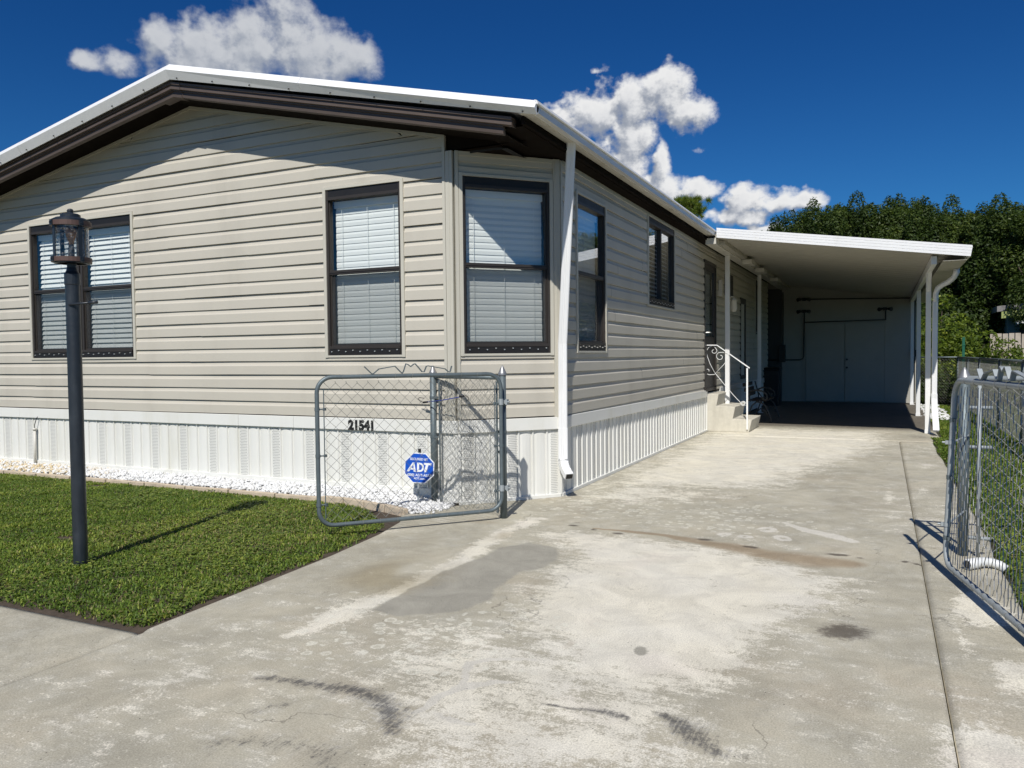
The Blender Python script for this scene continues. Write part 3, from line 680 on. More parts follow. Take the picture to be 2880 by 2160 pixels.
mb = MB(); P = [(3.83,8.10,2.66),(3.83,8.12,2.60),(3.80,8.18,2.53),(3.73,8.25,2.47),(3.65,8.31,2.43),(3.585,8.36,2.38),(3.558,8.38,2.30),(3.556,8.385,2.20),(3.556,8.385,2.16)]
mb.tube(P, [0.042,0.046,0.041,0.046,0.041,0.044,0.041,0.042,0.040], 12); dso = mb.build('downspout', 'white_metal', cp, smooth=True)
mb = MB(); exy = Vector((1,0,0)), Vector((0,1,0)); rect_tube(mb, [((3.552,8.385,2.17),*exy),((3.548,8.385,0.62),*exy)], 0.040, 0.032); mb.build('straight_pipe', 'white_metal', dso); mb = MB(); rect_tube(mb, [((3.548,8.375,0.66),*exy),((3.548,8.375,0.58),*exy),((3.552,8.34,0.42),*exy),((3.562,8.13,0.17),*exy),((3.562,8.05,0.09),*exy)], 0.046, 0.036); mb.build('elbow', 'white_metal', dso)
mb = MB(); mb.add([(3.522,8.018,0.065),(3.602,8.018,0.065),(3.602,8.045,0.115),(3.522,8.045,0.115)],[(0,1,2,3)]); mb.build('outlet_opening', 'black_track', dso)
# small light fittings under the beam by the house
for i, yy in enumerate((9.3, 11.0, 13.4)):
    mb = MB(); mb.box((0.34,yy,3.06),(0.52,yy+0.5,3.145)); mb.build('ceiling_light_box', 'cream_metal', cp, bevel=0.01)

# ------------------------------------------------------------------ shed closing the carport
sh = empty('utility_shed', (1.8, 18.5, 0), 'shaded grey utility shed with double doors across the back of the carport', 'shed')
mb = MB(); YS = 17.0
mb.hexa([(-1.6,YS,0.0),(3.57,YS,0.0),(3.57,YS+2.4,0.0),(-1.6,YS+2.4,0.0),(-1.6,YS,zb(-1.6)+0.02),(3.57,YS,zb(3.57)+0.02),(3.57,YS+2.4,zb(3.57)+0.02),(-1.6,YS+2.4,zb(-1.6)+0.02)]); mb.build('wall', 'shed_paint', sh)
mb = MB(); mb.box((-1.5,YS-0.02,0.0),(0.215,YS-0.003,3.15)); mb.build('dark_panel', 'shed_dark', sh)
for x in (0.80,2.85,3.50): 
    mb = MB(); mb.box((x-0.02,YS-0.018,0.0),(x+0.03,YS-0.003,2.72 if x > 3 else 2.2)); mb.build('door_trim' if x < 3 else 'corner_board', 'shed_paint', sh)
for x0, x1 in ((0.84,1.832),(1.842,2.82)):
    mb = MB(); mb.box((x0,YS-0.028,0.02),(x1,YS-0.004,2.155))
    d = mb.build('door', 'shed_paint', sh, bevel=0.003)
    mb = MB()
    for a,b,c_,e in ((x0+0.02,x0+0.14,0.04,2.14),(x1-0.14,x1-0.02,0.04,2.14),(x0+0.14,x1-0.14,0.04,0.18),(x0+0.14,x1-0.14,2.0,2.14)): mb.box((a,YS-0.034,c_),(b,YS-0.0285,e))
    mb.build('door_frame', 'shed_paint', d)
for z in (0.94,1.16): mb = MB(); mb.tube([(1.90,YS-0.03,z),(1.90,YS-0.075,z)], 0.028, 10); mb.build('door_knob', 'conduit_grey', d)
def cond(pts, name='conduit', r=0.016):
    mb = MB(); mb.tube([(x, YS-0.045, z) for x, z in pts], r, 8); return mb.build(name, 'conduit_grey', sh, smooth=True)
cond([(0.248,3.06),(0.25,1.17)]); cond([(-0.2,1.155),(0.70,1.16),(0.77,1.19),(0.80,1.26),(0.808,2.46)]); cond([(0.82,2.195),(2.84,2.21)]); cond([(2.843,2.2),(2.843,2.47)])
cond([(0.95,2.83),(3.44,2.76),(3.50,2.74),(3.535,2.68),(3.53,0.03)])
mb = MB(); mb.box((0.15,YS-0.14,1.10),(0.32,YS-0.03,1.58)); mb.build('electric_box', 'conduit_grey', sh); mb = MB(); mb.box((3.47,YS-0.11,1.22),(3.58,YS-0.03,1.40)); mb.build('electric_box', 'conduit_grey', sh)
for x, z in ((0.80,2.50),(2.83,2.50),(0.80,2.83)):
    mb = MB(); mb.box((x-0.05,YS-0.08,z-0.04),(x+0.05,YS-0.02,z+0.04))
    for s in (-1,1):
        mb.tube([(x,YS-0.07,z),(x+s*0.09,YS-0.12,z+0.01)], 0.02, 6); mb.tube([(x+s*0.07,YS-0.11,z),(x+s*0.15,YS-0.2,z-0.02)], [0.03,0.055], 8)
    mb.build('floodlight', 'conduit_grey', sh)
# ------------------------------------------------------------------ ground
def np_mesh(name, verts, faces, mats, attrs=None, loops=4, kind=None, smooth=False):
    me = bpy.data.meshes.new(name); nv, nf = len(verts), len(faces)
    me.vertices.add(nv); me.vertices.foreach_set('co', np.asarray(verts, np.float32).ravel())
    me.loops.add(nf*loops); me.loops.foreach_set('vertex_index', np.asarray(faces, np.int32).ravel())
    me.polygons.add(nf); me.polygons.foreach_set('loop_start', np.arange(0, nf*loops, loops, dtype=np.int32))
    try: me.polygons.foreach_set('loop_total', np.full(nf, loops, np.int32))
    except Exception: pass
    for k, v in (attrs or {}).items():
        a = me.attributes.new(k, 'FLOAT', 'POINT'); a.data.foreach_set('value', np.asarray(v, np.float32))
    if smooth: me.polygons.foreach_set('use_smooth', [True]*nf)
    me.materials.append(MATS[mats]); me.update(); me.validate()
    o = bpy.data.objects.new(name, me); COL.objects.link(o)
    if kind: o['kind'] = kind
    return o

def concrete_mat():
    m = bpy.data.materials.new('worn_concrete'); m.use_nodes = True; t = NT(m.node_tree); b = t.n['Principled BSDF']
    tcn = t.new('ShaderNodeTexCoord'); O = tcn.outputs['Object']
    def A(n): 
        a = t.new('ShaderNodeAttribute'); a.attribute_name = n; return a.outputs['Fac']
    nL = t.noise(O, 1.1, 6, 0.62); nM = t.noise(O, 5, 9, 0.68); nF = t.noise(O, 30, 8, 0.7); nS = t.noise(O, 160, 4, 0.6)
    brush = t.noise(t.mapping(O, (1.0,0.085,1)), 115, 4, 0.65)       # grain drawn along the driveway
    cross = t.noise(t.mapping(O, (0.12,1.0,1)), 16, 7, 0.66)
    base = t.mix(t.ramp(nL, 0.3, 0.7), (0.385,0.360,0.285), (0.490,0.455,0.355))
    base = t.mix(t.m('MULTIPLY', t.ramp(nM, 0.42, 0.70), 0.55), base, (0.51,0.492,0.42))
    base = t.mix(t.m('MULTIPLY', t.ramp(t.noise(t.mapping(O,(1,1,1),(2,9,0)), 0.9, 6, 0.65), 0.48, 0.72), 0.5), base, (0.47,0.405,0.30))
    # old cream coating that has worn through
    ca = A('coat')
    cc = t.m('ADD', ca, t.m('MULTIPLY', t.m('SUBTRACT', nM, 0.5), 1.05))
    cc = t.m('ADD', cc, t.m('MULTIPLY', t.m('SUBTRACT', nF, 0.5), 0.95))
    cc = t.m('ADD', cc, t.m('MULTIPLY', t.m('SUBTRACT', cross, 0.5), 0.7))
    nG = t.noise(O, 105, 4, 0.7); cc = t.m('ADD', cc, t.m('MULTIPLY', t.m('SUBTRACT', nG, 0.5), 0.75))
    cf = t.ramp(cc, 0.40, 0.66)
    coat = t.mix(t.ramp(t.noise(O, 2.2, 5), 0.35, 0.65), (0.765,0.72,0.595), (0.735,0.70,0.60))
    coat = t.mix(t.m('MULTIPLY', t.ramp(t.noise(t.mapping(O,(1,1,1),(9,3,0)), 1.7, 4), 0.55, 0.75), 0.5), coat, (0.72,0.655,0.575))
    col = t.mix(t.m('MULTIPLY', cf, 0.88), base, coat)
    # ring shaped drip marks
    vo = t.new('ShaderNodeTexVoronoi'); vo.feature = 'F1'; vo.inputs['Scale'].default_value = 13.0
    dn = t.new('ShaderNodeTexNoise'); t.put(dn.inputs['Vector'], O); dn.inputs['Scale'].default_value = 22; dn.inputs['Detail'].default_value = 5
    sv = t.new('ShaderNodeVectorMath', operation='SCALE'); t.l.new(dn.outputs['Color'], sv.inputs[0]); sv.inputs['Scale'].default_value = 0.055
    t.put(vo.inputs['Vector'], t.vm('ADD', O, sv.outputs[0]))
    sc = t.new('ShaderNodeSeparateColor'); t.l.new(vo.outputs['Color'], sc.inputs[0])
    rad = t.m('MULTIPLY_ADD', sc.outputs[0], 0.30, 0.17)
    q = t.m('DIVIDE', vo.outputs['Distance'], rad)
    ringm = t.m('MULTIPLY', t.ramp(q, 1.05, 0.92), t.m('MAXIMUM', t.ramp(q, 0.45, 0.70), 0.35))
    on = t.m('GREATER_THAN', A('ring'), t.m('MULTIPLY_ADD', sc.outputs[1], 0.72, 0.06))
    col = t.mix(t.m('MULTIPLY', t.m('MULTIPLY', ringm, on), 0.62), col, (0.74,0.72,0.61))
    # hand-shaped marks
    col = t.mix(t.ramp(t.m('ADD', A('streak'), t.m('MULTIPLY', t.m('SUBTRACT', nF, 0.5), 0.8)), 0.42, 0.6), col, (0.62,0.59,0.51))
    col = t.mix(t.m('MULTIPLY', t.ramp(t.m('ADD', A('gray'), t.m('MULTIPLY', t.m('SUBTRACT', nF, 0.5), 0.35)), 0.4, 0.55), 0.93), col, t.mix(nM, (0.305,0.292,0.245), (0.375,0.355,0.295)))
    col = t.mix(t.m('MULTIPLY', t.ramp(t.m('ADD', A('rust'), t.m('MULTIPLY', t.m('SUBTRACT', nM, 0.5), 0.5)), 0.25, 0.8), 0.75), col, (0.30,0.225,0.14))
    col = t.mix(t.m('MULTIPLY', t.ramp(t.m('ADD', A('olive'), t.m('MULTIPLY', t.m('SUBTRACT', nM, 0.5), 0.9)), 0.3, 0.9), 0.6), col, (0.29,0.235,0.13))
    # rubber scuffs follow the brushed texture
    br2 = t.noise(t.mapping(O, (1.0,0.14,1), (3,5,0)), 48, 5, 0.6)
    bb = t.m('ADD', t.m('MULTIPLY', brush, 0.55), t.m('MULTIPLY', br2, 0.45))
    sf = t.m('ADD', t.m('MULTIPLY', A('scuff'), 1.05), t.m('MULTIPLY', t.m('SUBTRACT', bb, 0.5), 2.1))
    sf = t.m('ADD', sf, t.m('MULTIPLY', t.m('SUBTRACT', nG, 0.5), 1.5)); sf = t.m('ADD', sf, t.m('MULTIPLY', t.m('SUBTRACT', nF, 0.5), 2.0))
    sf = t.m('MULTIPLY', t.ramp(sf, 0.50, 1.35), t.ramp(A('scuff'), 0.02, 0.6))
    col = t.mix(t.m('MULTIPLY', sf, 0.78), col, (0.030,0.032,0.042))
    # hairline cracks
    vc = t.new('ShaderNodeTexVoronoi'); vc.feature = 'DISTANCE_TO_EDGE'; vc.inputs['Scale'].default_value = 0.55
    sv2 = t.new('ShaderNodeVectorMath', operation='SCALE'); t.l.new(dn.outputs['Color'], sv2.inputs[0]); sv2.inputs['Scale'].default_value = 0.06
    dn2 = t.new('ShaderNodeTexNoise'); t.put(dn2.inputs['Vector'], O); dn2.inputs['Scale'].default_value = 2.4; dn2.inputs['Detail'].default_value = 6
    sv3 = t.new('ShaderNodeVectorMath', operation='SCALE'); t.l.new(dn2.outputs['Color'], sv3.inputs[0]); sv3.inputs['Scale'].default_value = 0.55
    t.put(vc.inputs['Vector'], t.vm('ADD', t.vm('ADD', O, sv2.outputs[0]), sv3.outputs[0]))
    ck = t.m('MULTIPLY', t.ramp(vc.outputs['Distance'], 0.0028, 0.0008), t.ramp(nL, 0.50, 0.60))
    col = t.mix(t.m('MULTIPLY', ck, 0.5), col, (0.12,0.11,0.09))
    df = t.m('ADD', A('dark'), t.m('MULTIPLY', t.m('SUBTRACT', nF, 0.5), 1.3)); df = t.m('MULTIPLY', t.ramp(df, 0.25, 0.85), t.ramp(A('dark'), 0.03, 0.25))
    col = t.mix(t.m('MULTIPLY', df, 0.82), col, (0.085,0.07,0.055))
    # fine wear everywhere
    col = t.mix(t.m('MULTIPLY', t.ramp(brush, 0.56, 0.78), 0.30), col, (0.21,0.20,0.18))
    spk = t.new('ShaderNodeTexVoronoi'); spk.inputs['Scale'].default_value = 38; t.put(spk.inputs['Vector'], O)
    s2 = t.new('ShaderNodeSeparateColor'); t.l.new(spk.outputs['Color'], s2.inputs[0])
    col = t.mix(t.m('MULTIPLY', t.m('MULTIPLY', t.ramp(spk.outputs['Distance'], 0.16, 0.08), t.m('GREATER_THAN', s2.outputs[0], 0.965)), 0.85), col, (0.05,0.045,0.04))
    sw = t.noise(t.mapping(O, (1,1,1), (4,8,0)), 3.2, 7, 0.7, 1.2)
    col = t.mix(1.0, col, t.mix(t.ramp(sw, 0.3, 0.7), (0.86,0.855,0.85), (1.08,1.075,1.07)), 'MULTIPLY')
    col = t.mix(1.0, col, t.mix(t.ramp(nS, 0.25, 0.75), (0.78,0.78,0.78), (1.18,1.18,1.18)), 'MULTIPLY')
    col = t.mix(1.0, col, t.mix(t.ramp(nG, 0.3, 0.7), (0.92,0.92,0.92), (1.07,1.07,1.07)), 'MULTIPLY')
    t.put(b.inputs['Base Color'], col); b.inputs['Roughness'].default_value = 0.88; b.inputs['Specular IOR Level'].default_value = 0.25
    bn = t.new('ShaderNodeBump'); bn.inputs['Strength'].default_value = 0.45; bn.inputs['Distance'].default_value = 0.003
    t.put(bn.inputs['Height'], t.m('ADD', t.m('ADD', t.m('MULTIPLY', nS, 0.5), t.m('MULTIPLY', brush, 0.8)), t.m('MULTIPLY', cf, 0.25))); t.l.new(bn.outputs[0], b.inputs['Normal'])
    MATS['worn_concrete'] = m
concrete_mat()
def smooth_noise(x, y, s, seed):
    r = np.random.default_rng(seed); out = 0
    for k in range(5):
        a = r.uniform(0, 2*np.pi); f = s*(0.7+r.random()); out = out + np.sin((x*np.cos(a)+y*np.sin(a))*f + r.uniform(0,6.3))
    return out/5
def segd(x, y, pts, w):
    """soft mask round a polyline; w = half width at each point"""
    best = np.zeros_like(x)
    for (a, b), (wa, wb) in zip(zip(pts[:-1], pts[1:]), zip(w[:-1], w[1:])):
        dx, dy = b[0]-a[0], b[1]-a[1]; L = dx*dx+dy*dy+1e-9
        tt = np.clip(((x-a[0])*dx+(y-a[1])*dy)/L, 0, 1); d = np.hypot(x-a[0]-tt*dx, y-a[1]-tt*dy); ww = wa+(wb-wa)*tt
        best = np.maximum(best, np.clip(1-d/ww*0.5, 0, 1))
    return best       # 0.5 at distance w
def poly(x, y, P, soft):
    ins = np.zeros(x.shape, bool); d = np.full(x.shape, 1e9); n = len(P)
    for i in range(n):
        ax, ay = P[i]; bx, by = P[(i+1)%n]
        c = ((ay > y) != (by > y)) & (x < (bx-ax)*(y-ay)/(by-ay+1e-12)+ax); ins ^= c
        dx, dy = bx-ax, by-ay; tt = np.clip(((x-ax)*dx+(y-ay)*dy)/(dx*dx+dy*dy+1e-12), 0, 1)
        d = np.minimum(d, np.hypot(x-ax-tt*dx, y-ay-tt*dy))
    return np.clip(0.5 + np.where(ins, d, -d)/soft*0.5, 0, 1)
def gau(x, y, cx, cy, sx, sy, a=1.0): return a*np.exp(-((x-cx)/sx)**2-((y-cy)/sy)**2)
def masks(x, y):
    wx = 0.030*smooth_noise(x, y, 7, 61)+0.018*smooth_noise(x, y, 19, 62)+0.008*smooth_noise(x, y, 60, 66); wy = 0.030*smooth_noise(x, y, 6, 63)+0.018*smooth_noise(x, y, 17, 64)+0.008*smooth_noise(x, y, 55, 65)
    x = x+wx; y = y+wy
    coat = 0.12 + 0*x
    C = poly(x, y, [(0.35,-0.62),(0.9,-0.50),(1.56,-0.60),(2.21,-0.78),(2.72,-1.2),(2.56,-1.85),(2.39,-2.45),(2.32,-3.0),(2.0,-3.25),(1.6,-3.3),(1.3,-3.0),(1.0,-2.55),(0.86,-1.9),(0.86,-1.5),(0.72,-1.15),(0.45,-1.0)], 0.35)
    coat = np.maximum(coat, C*0.80)
    coat = np.maximum(coat, poly(x, y, [(0.5,-2.75),(1.2,-2.5),(2.2,-2.9),(2.7,-3.9),(1.5,-4.5),(0.9,-4.0),(0.5,-3.3)], 0.5)*0.60)
    coat = np.maximum(coat, 0.30+0.10*np.sin(x*2.1+1)*np.sin(y*1.3))
    coat = np.maximum(coat, segd(x, y, [(0.17,-3.25),(0.21,-2.9),(0.27,-2.5),(0.26,-1.75),(0.16,-0.84),(0.2,-0.3)], [0.05,0.12,0.11,0.09,0.10,0.10])*0.82)
    coat = np.maximum(coat, segd(x, y, [(0.06,-4.2),(0.12,-3.6),(0.17,-3.25),(0.21,-2.9)], [0.12,0.15,0.15,0.12])*0.44)
    coat = np.maximum(coat, poly(x, y, [(0.1,1.3),(1.9,1.9),(2.2,3.4),(2.7,5.0),(2.95,6.6),(2.9,8.6),(0.0,8.6),(0.05,4.0)], 0.6)*0.80)
    coat = np.maximum(coat, poly(x, y, [(0.1,0.2),(0.9,0.6),(1.9,1.6),(0.1,1.9)], 0.5)*0.66)
    for cx,cy,sx,sy,a in ((3.25,-1.45,0.15,0.34,1.1),(3.3,-2.4,0.12,0.25,0.85),(3.12,-3.2,0.25,0.35,0.8),(3.12,-2.05,0.05,0.3,0.7),(3.1,-0.75,0.05,0.1,0.6),(2.95,-3.5,0.15,0.3,0.6),(3.15,2.4,0.1,0.5,0.55),(2.85,1.9,0.08,0.7,0.62),(3.25,4.3,0.18,0.5,0.55),(-0.3,-4.9,0.3,0.3,0.5),(0.9,-4.45,0.35,0.14,0.62)):
        coat = np.maximum(coat, gau(x,y,cx,cy,sx,sy,a))
    gray = poly(x, y, [(0.33,-1.71),(0.36,-1.25),(0.50,-1.06),(0.72,-1.14),(0.84,-1.42),(0.83,-1.62),(0.72,-1.80),(0.75,-2.05),(0.80,-2.36),(0.72,-2.62),(0.52,-2.80),(0.34,-2.75),(0.29,-2.37)], 0.10)
    gray = np.maximum(gray, gau(x,y,1.79,-2.76,0.06,0.07,0.8)*0.9)
    ring = np.clip(gau(x,y,0.85,-2.95,0.55,0.42,1.25) + gau(x,y,0.45,-2.72,0.35,0.2,0.8) + gau(x,y,1.25,0.55,0.95,0.62,1.0) + gau(x,y,1.75,0.0,0.45,0.25,0.8) + gau(x,y,0.35,0.9,0.3,0.8,0.7) + gau(x,y,0.55,-3.2,0.3,0.25,0.6), 0, 1)*(1-gray)
    streak = segd(x, y, [(2.07,0.34),(2.18,0.24),(2.30,0.13),(2.45,0.0),(2.60,-0.12)], [0.02,0.035,0.05,0.07,0.05])
    streak = np.maximum(streak, 0.95*segd(x, y, [(1.19,-3.70),(1.20,-3.55),(1.22,-3.44),(1.27,-3.36),(1.34,-3.30),(1.42,-3.28)], [0.012,0.022,0.03,0.025,0.02,0.012]))
    streak = np.maximum(streak, 0.95*segd(x, y, [(1.22,-3.44),(1.19,-3.30),(1.13,-3.18),(1.22,-3.10),(1.34,-3.05),(1.42,-3.04)], [0.02,0.02,0.022,0.02,0.018,0.012]))
    streak = np.maximum(streak, 0.85*segd(x, y, [(1.25,-3.66),(1.33,-3.68),(1.43,-3.69)], [0.012,0.02,0.012]))
    for cx,cy,r in ((2.0,0.05,0.07),(2.12,-0.22,0.06),(1.86,-0.28,0.04),(1.72,-0.26,0.04)):
        q = np.hypot((x-cx),(y-cy)*0.8)/r; streak = np.maximum(streak, np.clip(1.2-np.abs(q-0.75)*1.8,0,0.9))
    rust = segd(x, y, [(0.77,-0.42),(1.33,-0.45),(1.73,-0.60),(2.06,-0.74),(2.36,-0.78),(2.61,-0.80)], [0.02,0.04,0.08,0.12,0.15,0.09])
    rust = np.maximum(rust, gau(x,y,2.3,-0.9,0.4,0.12,0.35)); rust = np.maximum(rust, gau(x,y,-0.15,-0.55,0.3,0.12,0.5)); rust = np.maximum(rust, gau(x,y,1.45,-2.8,0.04,0.10,0.5))
    scuff = segd(x, y, [(0.42,-3.70),(0.57,-3.66),(0.71,-3.64),(0.87,-3.63),(1.03,-3.65),(1.14,-3.74),(1.20,-3.85)], [0.035,0.045,0.05,0.06,0.065,0.07,0.04])*1.15
    scuff = np.maximum(scuff, 0.72*segd(x, y, [(0.66,-4.22),(0.77,-4.12),(0.94,-4.10),(1.08,-4.06),(1.15,-4.2)], [0.08,0.09,0.08,0.09,0.05]))
    scuff = np.maximum(scuff, 0.8*segd(x, y, [(0.60,-3.98),(0.68,-3.86)], [0.04,0.05]))
    scuff = np.maximum(scuff, 1.25*segd(x, y, [(1.60,-3.44),(1.76,-3.44),(1.84,-3.43),(1.92,-3.42)], [0.010,0.016,0.032,0.026]))
    scuff = np.maximum(scuff, 1.15*segd(x, y, [(2.03,-3.33),(2.10,-3.36),(2.17,-3.42),(2.28,-3.52)], [0.02,0.035,0.075,0.05]))
    dark = np.clip(gau(x,y,2.62,-2.12,0.13,0.14,1.0)+gau(x,y,2.5,-1.6,0.12,0.2,0.25), 0, 1)
    for cx,cy,sx,sy in ((0.57,-0.40,0.05,0.03),(0.78,-0.47,0.03,0.03),(0.98,-0.52,0.05,0.03),(1.64,-0.48,0.07,0.03),(1.95,-0.60,0.06,0.03),(2.52,-0.57,0.07,0.03),(2.65,-0.6,0.03,0.02),(2.9,-0.6,0.03,0.03),(2.98,-0.62,0.04,0.02)): dark = np.maximum(dark, gau(x,y,cx,cy,sx,sy,1.25))
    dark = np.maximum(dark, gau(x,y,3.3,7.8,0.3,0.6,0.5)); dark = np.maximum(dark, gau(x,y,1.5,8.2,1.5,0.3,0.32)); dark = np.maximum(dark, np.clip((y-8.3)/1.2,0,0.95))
    olive = np.clip(gau(x,y,0.05,-2.15,0.42,0.55,0.95)-gau(x,y,0.10,-2.0,0.12,0.2,0.6)+gau(x,y,-0.25,-1.3,0.2,0.35,0.45)+gau(x,y,0.2,-0.95,0.12,0.25,0.7)+gau(x,y,-0.4,-3.2,0.2,0.5,0.3),0,1)
    return dict(coat=coat, gray=gray, ring=ring, streak=streak, rust=rust, scuff=scuff, dark=dark, olive=olive)
def xleft(y):
    ks = [(-12,-0.535),(-3.50,-0.535),(-3.44,-0.56),(-2.5,-0.60),(-1.9,-0.63),(-1.24,-0.70),(-0.8,-0.80),(-0.5,-0.98),(-0.2,-1.15),(0.0,-1.15),(0.02,-0.7),(0.75,-0.02),(0.8,-0.0),(17.6,-0.0)]
    return np.interp(y, [k[0] for k in ks], [k[1] for k in ks])
def slab(name, ys, xa, xb, nx, top=0.0):
    ys = np.asarray(ys); L = xa(ys) if callable(xa) else np.full(len(ys), xa); R = xb(ys) if callable(xb) else np.full(len(ys), xb)
    tt = np.linspace(0, 1, nx); X = L[:,None]+(R-L)[:,None]*tt[None,:]; Y = np.repeat(ys[:,None], nx, 1)
    Z = np.full(X.shape, top)
    e = 0.007
    Z[0,:] -= e; Z[-1,:] -= e; Z[:,0] -= e; Z[:,-1] -= e     # worn arris
    ny = len(ys); V = np.stack([X,Y,Z],-1).reshape(-1,3)
    idx = np.arange(ny*nx).reshape(ny,nx); F = np.stack([idx[:-1,:-1],idx[:-1,1:],idx[1:,1:],idx[1:,:-1]],-1).reshape(-1,4)
    # sides
    border = list(idx[0,:])+list(idx[1:,-1])+list(idx[-1,-2::-1])+list(idx[-2:0:-1,0]); nb = len(border)
    low = V[border].copy(); low[:,2] = top-0.10; o = len(V); V = np.vstack([V, low])
    S = np.array([(border[i], o+i, o+(i+1)%nb, border[(i+1)%nb]) for i in range(nb)]); F = np.vstack([F, S])
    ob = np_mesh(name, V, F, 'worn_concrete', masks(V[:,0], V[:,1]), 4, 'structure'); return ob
def yr(a, b, st): return np.linspace(a, b, max(2, int((b-a)/st)+1))
ya = np.concatenate([yr(-9.5,-5,0.15)[:-1], yr(-5,1.2,0.022)[:-1], yr(1.2,8.9,0.06)[:-1], yr(8.9,17.5,0.25)])
slab('driveway', np.concatenate([yr(-9.5,-5,0.15)[:-1], yr(-5,1.2,0.022)[:-1], yr(1.2,7.05,0.06)]), lambda y: np.where(y < -3.495, -0.532, xleft(y)), 3.013, 170)
wob_ = lambda y: 3.462+0.012*np.sin(y*1.9)+0.008*np.sin(y*5.3)
slab('driveway', np.concatenate([yr(-9.5,1,0.05)[:-1], yr(1,7.05,0.12)]), 3.021, wob_, 14, -0.002)
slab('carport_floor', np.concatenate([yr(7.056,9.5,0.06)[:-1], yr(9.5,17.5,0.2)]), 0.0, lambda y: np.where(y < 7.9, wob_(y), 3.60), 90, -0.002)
slab('sidewalk', yr(-5.2,-3.505,0.04), -14.0, -0.542, 300, -0.004)
slab('sidewalk', yr(-9.6,-5.212,0.2), -14.0, -0.542, 60, -0.005)

mb = MB(); mb.add([(-400,-60,-0.035),(400,-60,-0.035),(400,900,-0.035),(-400,900,-0.035)], [(0,1,2,3)])
def lawnmat():
    m = bpy.data.materials.new('lawn_soil'); m.use_nodes = True; t = NT(m.node_tree); b = t.n['Principled BSDF']
    tcn = t.new('ShaderNodeTexCoord'); O = tcn.outputs['Object']
    c = t.mix(t.ramp(t.noise(O, 9, 8, 0.7), 0.35, 0.65), (0.035,0.03,0.02), (0.06,0.065,0.02))
    sp = t.new('ShaderNodeSeparateXYZ'); t.put(sp.inputs[0], O)
    c = t.mix(t.ramp(sp.outputs[1], 16, 22), c, t.mix(t.noise(O, 2.5, 8, 0.7), (0.04,0.065,0.015), (0.10,0.14,0.03)))
    t.put(b.inputs['Base Color'], c); b.inputs['Roughness'].default_value = 0.95
    bn = t.new('ShaderNodeBump'); bn.inputs['Strength'].default_value = 1; bn.inputs['Distance'].default_value = 0.02; t.put(bn.inputs['Height'], t.noise(O, 60, 6, 0.7)); t.l.new(bn.outputs[0], b.inputs['Normal'])
    MATS['lawn_soil'] = m
lawnmat(); o = mb.build('ground', 'lawn_soil'); o['kind'] = 'structure'
# soil under the front lawn
mb = MB(); mb.add([(-14,-3.52,-0.016),(-0.53,-3.52,-0.016),(-0.55,-2.4,-0.016),(-0.60,-1.9,-0.016),(-0.66,-1.2,-0.016),(-0.80,-0.6,-0.016),(-1.5,-0.30,-0.016),(-14,-0.25,-0.016)], [tuple(range(8))]); o = mb.build('turf_soil', 'soil'); o['kind'] = 'structure'

def grass(name, x, y, z, h0, h1, w0, w1, label):
    n = len(x); r = np.random.default_rng(n)
    pn = smooth_noise(x, y, 5.0, 3); p2 = smooth_noise(x, y, 14.0, 5)
    h = r.uniform(h0, h1, n)*(1+0.35*p2); w = r.uniform(w0, w1, n); a = r.uniform(0, 2*np.pi, n)
    lean = r.uniform(0.35, 1.5, n); dx, dy = np.cos(a), np.sin(a); px, py = -dy*w/2, dx*w/2
    tw = r.uniform(-0.6,0.6,n)
    V = np.empty((n,5,3)); b = np.stack([x,y,z],-1)
    V[:,0] = b+np.stack([px,py,0*x],-1); V[:,1] = b-np.stack([px,py,0*x],-1)
    mid = b+np.stack([dx*h*lean*0.35,dy*h*lean*0.35,h*0.62],-1)
    V[:,2] = mid-np.stack([px*0.9,py*0.9,tw*w*0.3],-1); V[:,3] = mid+np.stack([px*0.9,py*0.9,tw*w*0.3],-1)
    V[:,4] = b+np.stack([dx*h*lean,dy*h*lean,h*(0.95-0.45*(lean-0.25))],-1)
    i = np.arange(n)*5
    F = np.concatenate([np.stack([i,i+1,i+2],-1),np.stack([i,i+2,i+3],-1),np.stack([i+3,i+2,i+4],-1)])
    p3 = smooth_noise(x, y, 1.8, 21); tint = np.clip(0.42+0.26*pn+0.20*p2+0.15*p3+r.normal(0,0.24,n), 0, 1)
    tint = np.minimum(tint, 0.98); tint = np.where(r.random(n) < 0.05+0.12*(p3 > 0.35), 1.0, tint)
    o = np_mesh(name, V.reshape(-1,3), F, 'grass_blade', dict(tint=np.repeat(tint,5)), 3, 'stuff'); tag(o, label, 'grass'); return o
def lawn_ok(x, y):
    ok = (y > -3.46+0.02*np.sin(x*9)+0.012*np.sin(x*37)) & (y < -0.30-0.02*np.sin(x*3))
    xr = np.interp(y, [-3.42,-2.5,-1.9,-1.24,-0.95,-0.62,-0.3], [-0.66,-0.69,-0.72,-0.79,-0.92,-1.22,-1.70])
    return ok & (x < xr + 0.05 + 0.03*np.sin(y*11)+0.02*np.sin(y*31)), xr
N = 190000; x = rng.uniform(-8.6,-0.6,N); y = rng.uniform(-3.5,-0.2,N); ok, xr = lawn_ok(x, y)
# thin near the edges
edge = np.minimum(xr+0.08-x, y+3.47); keep = ok & (rng.random(N) < np.clip(edge/0.09+0.12, 0, 1)) & (np.hypot(x+2.04,y+2.74) > 0.055) & (smooth_noise(x,y,9,8) > -0.75)
x, y = x[keep], y[keep]
grass('grass', x, y, np.full(len(x), -0.014), 0.013, 0.034, 0.0045, 0.010, 'coarse green lawn in front of the white skirting')
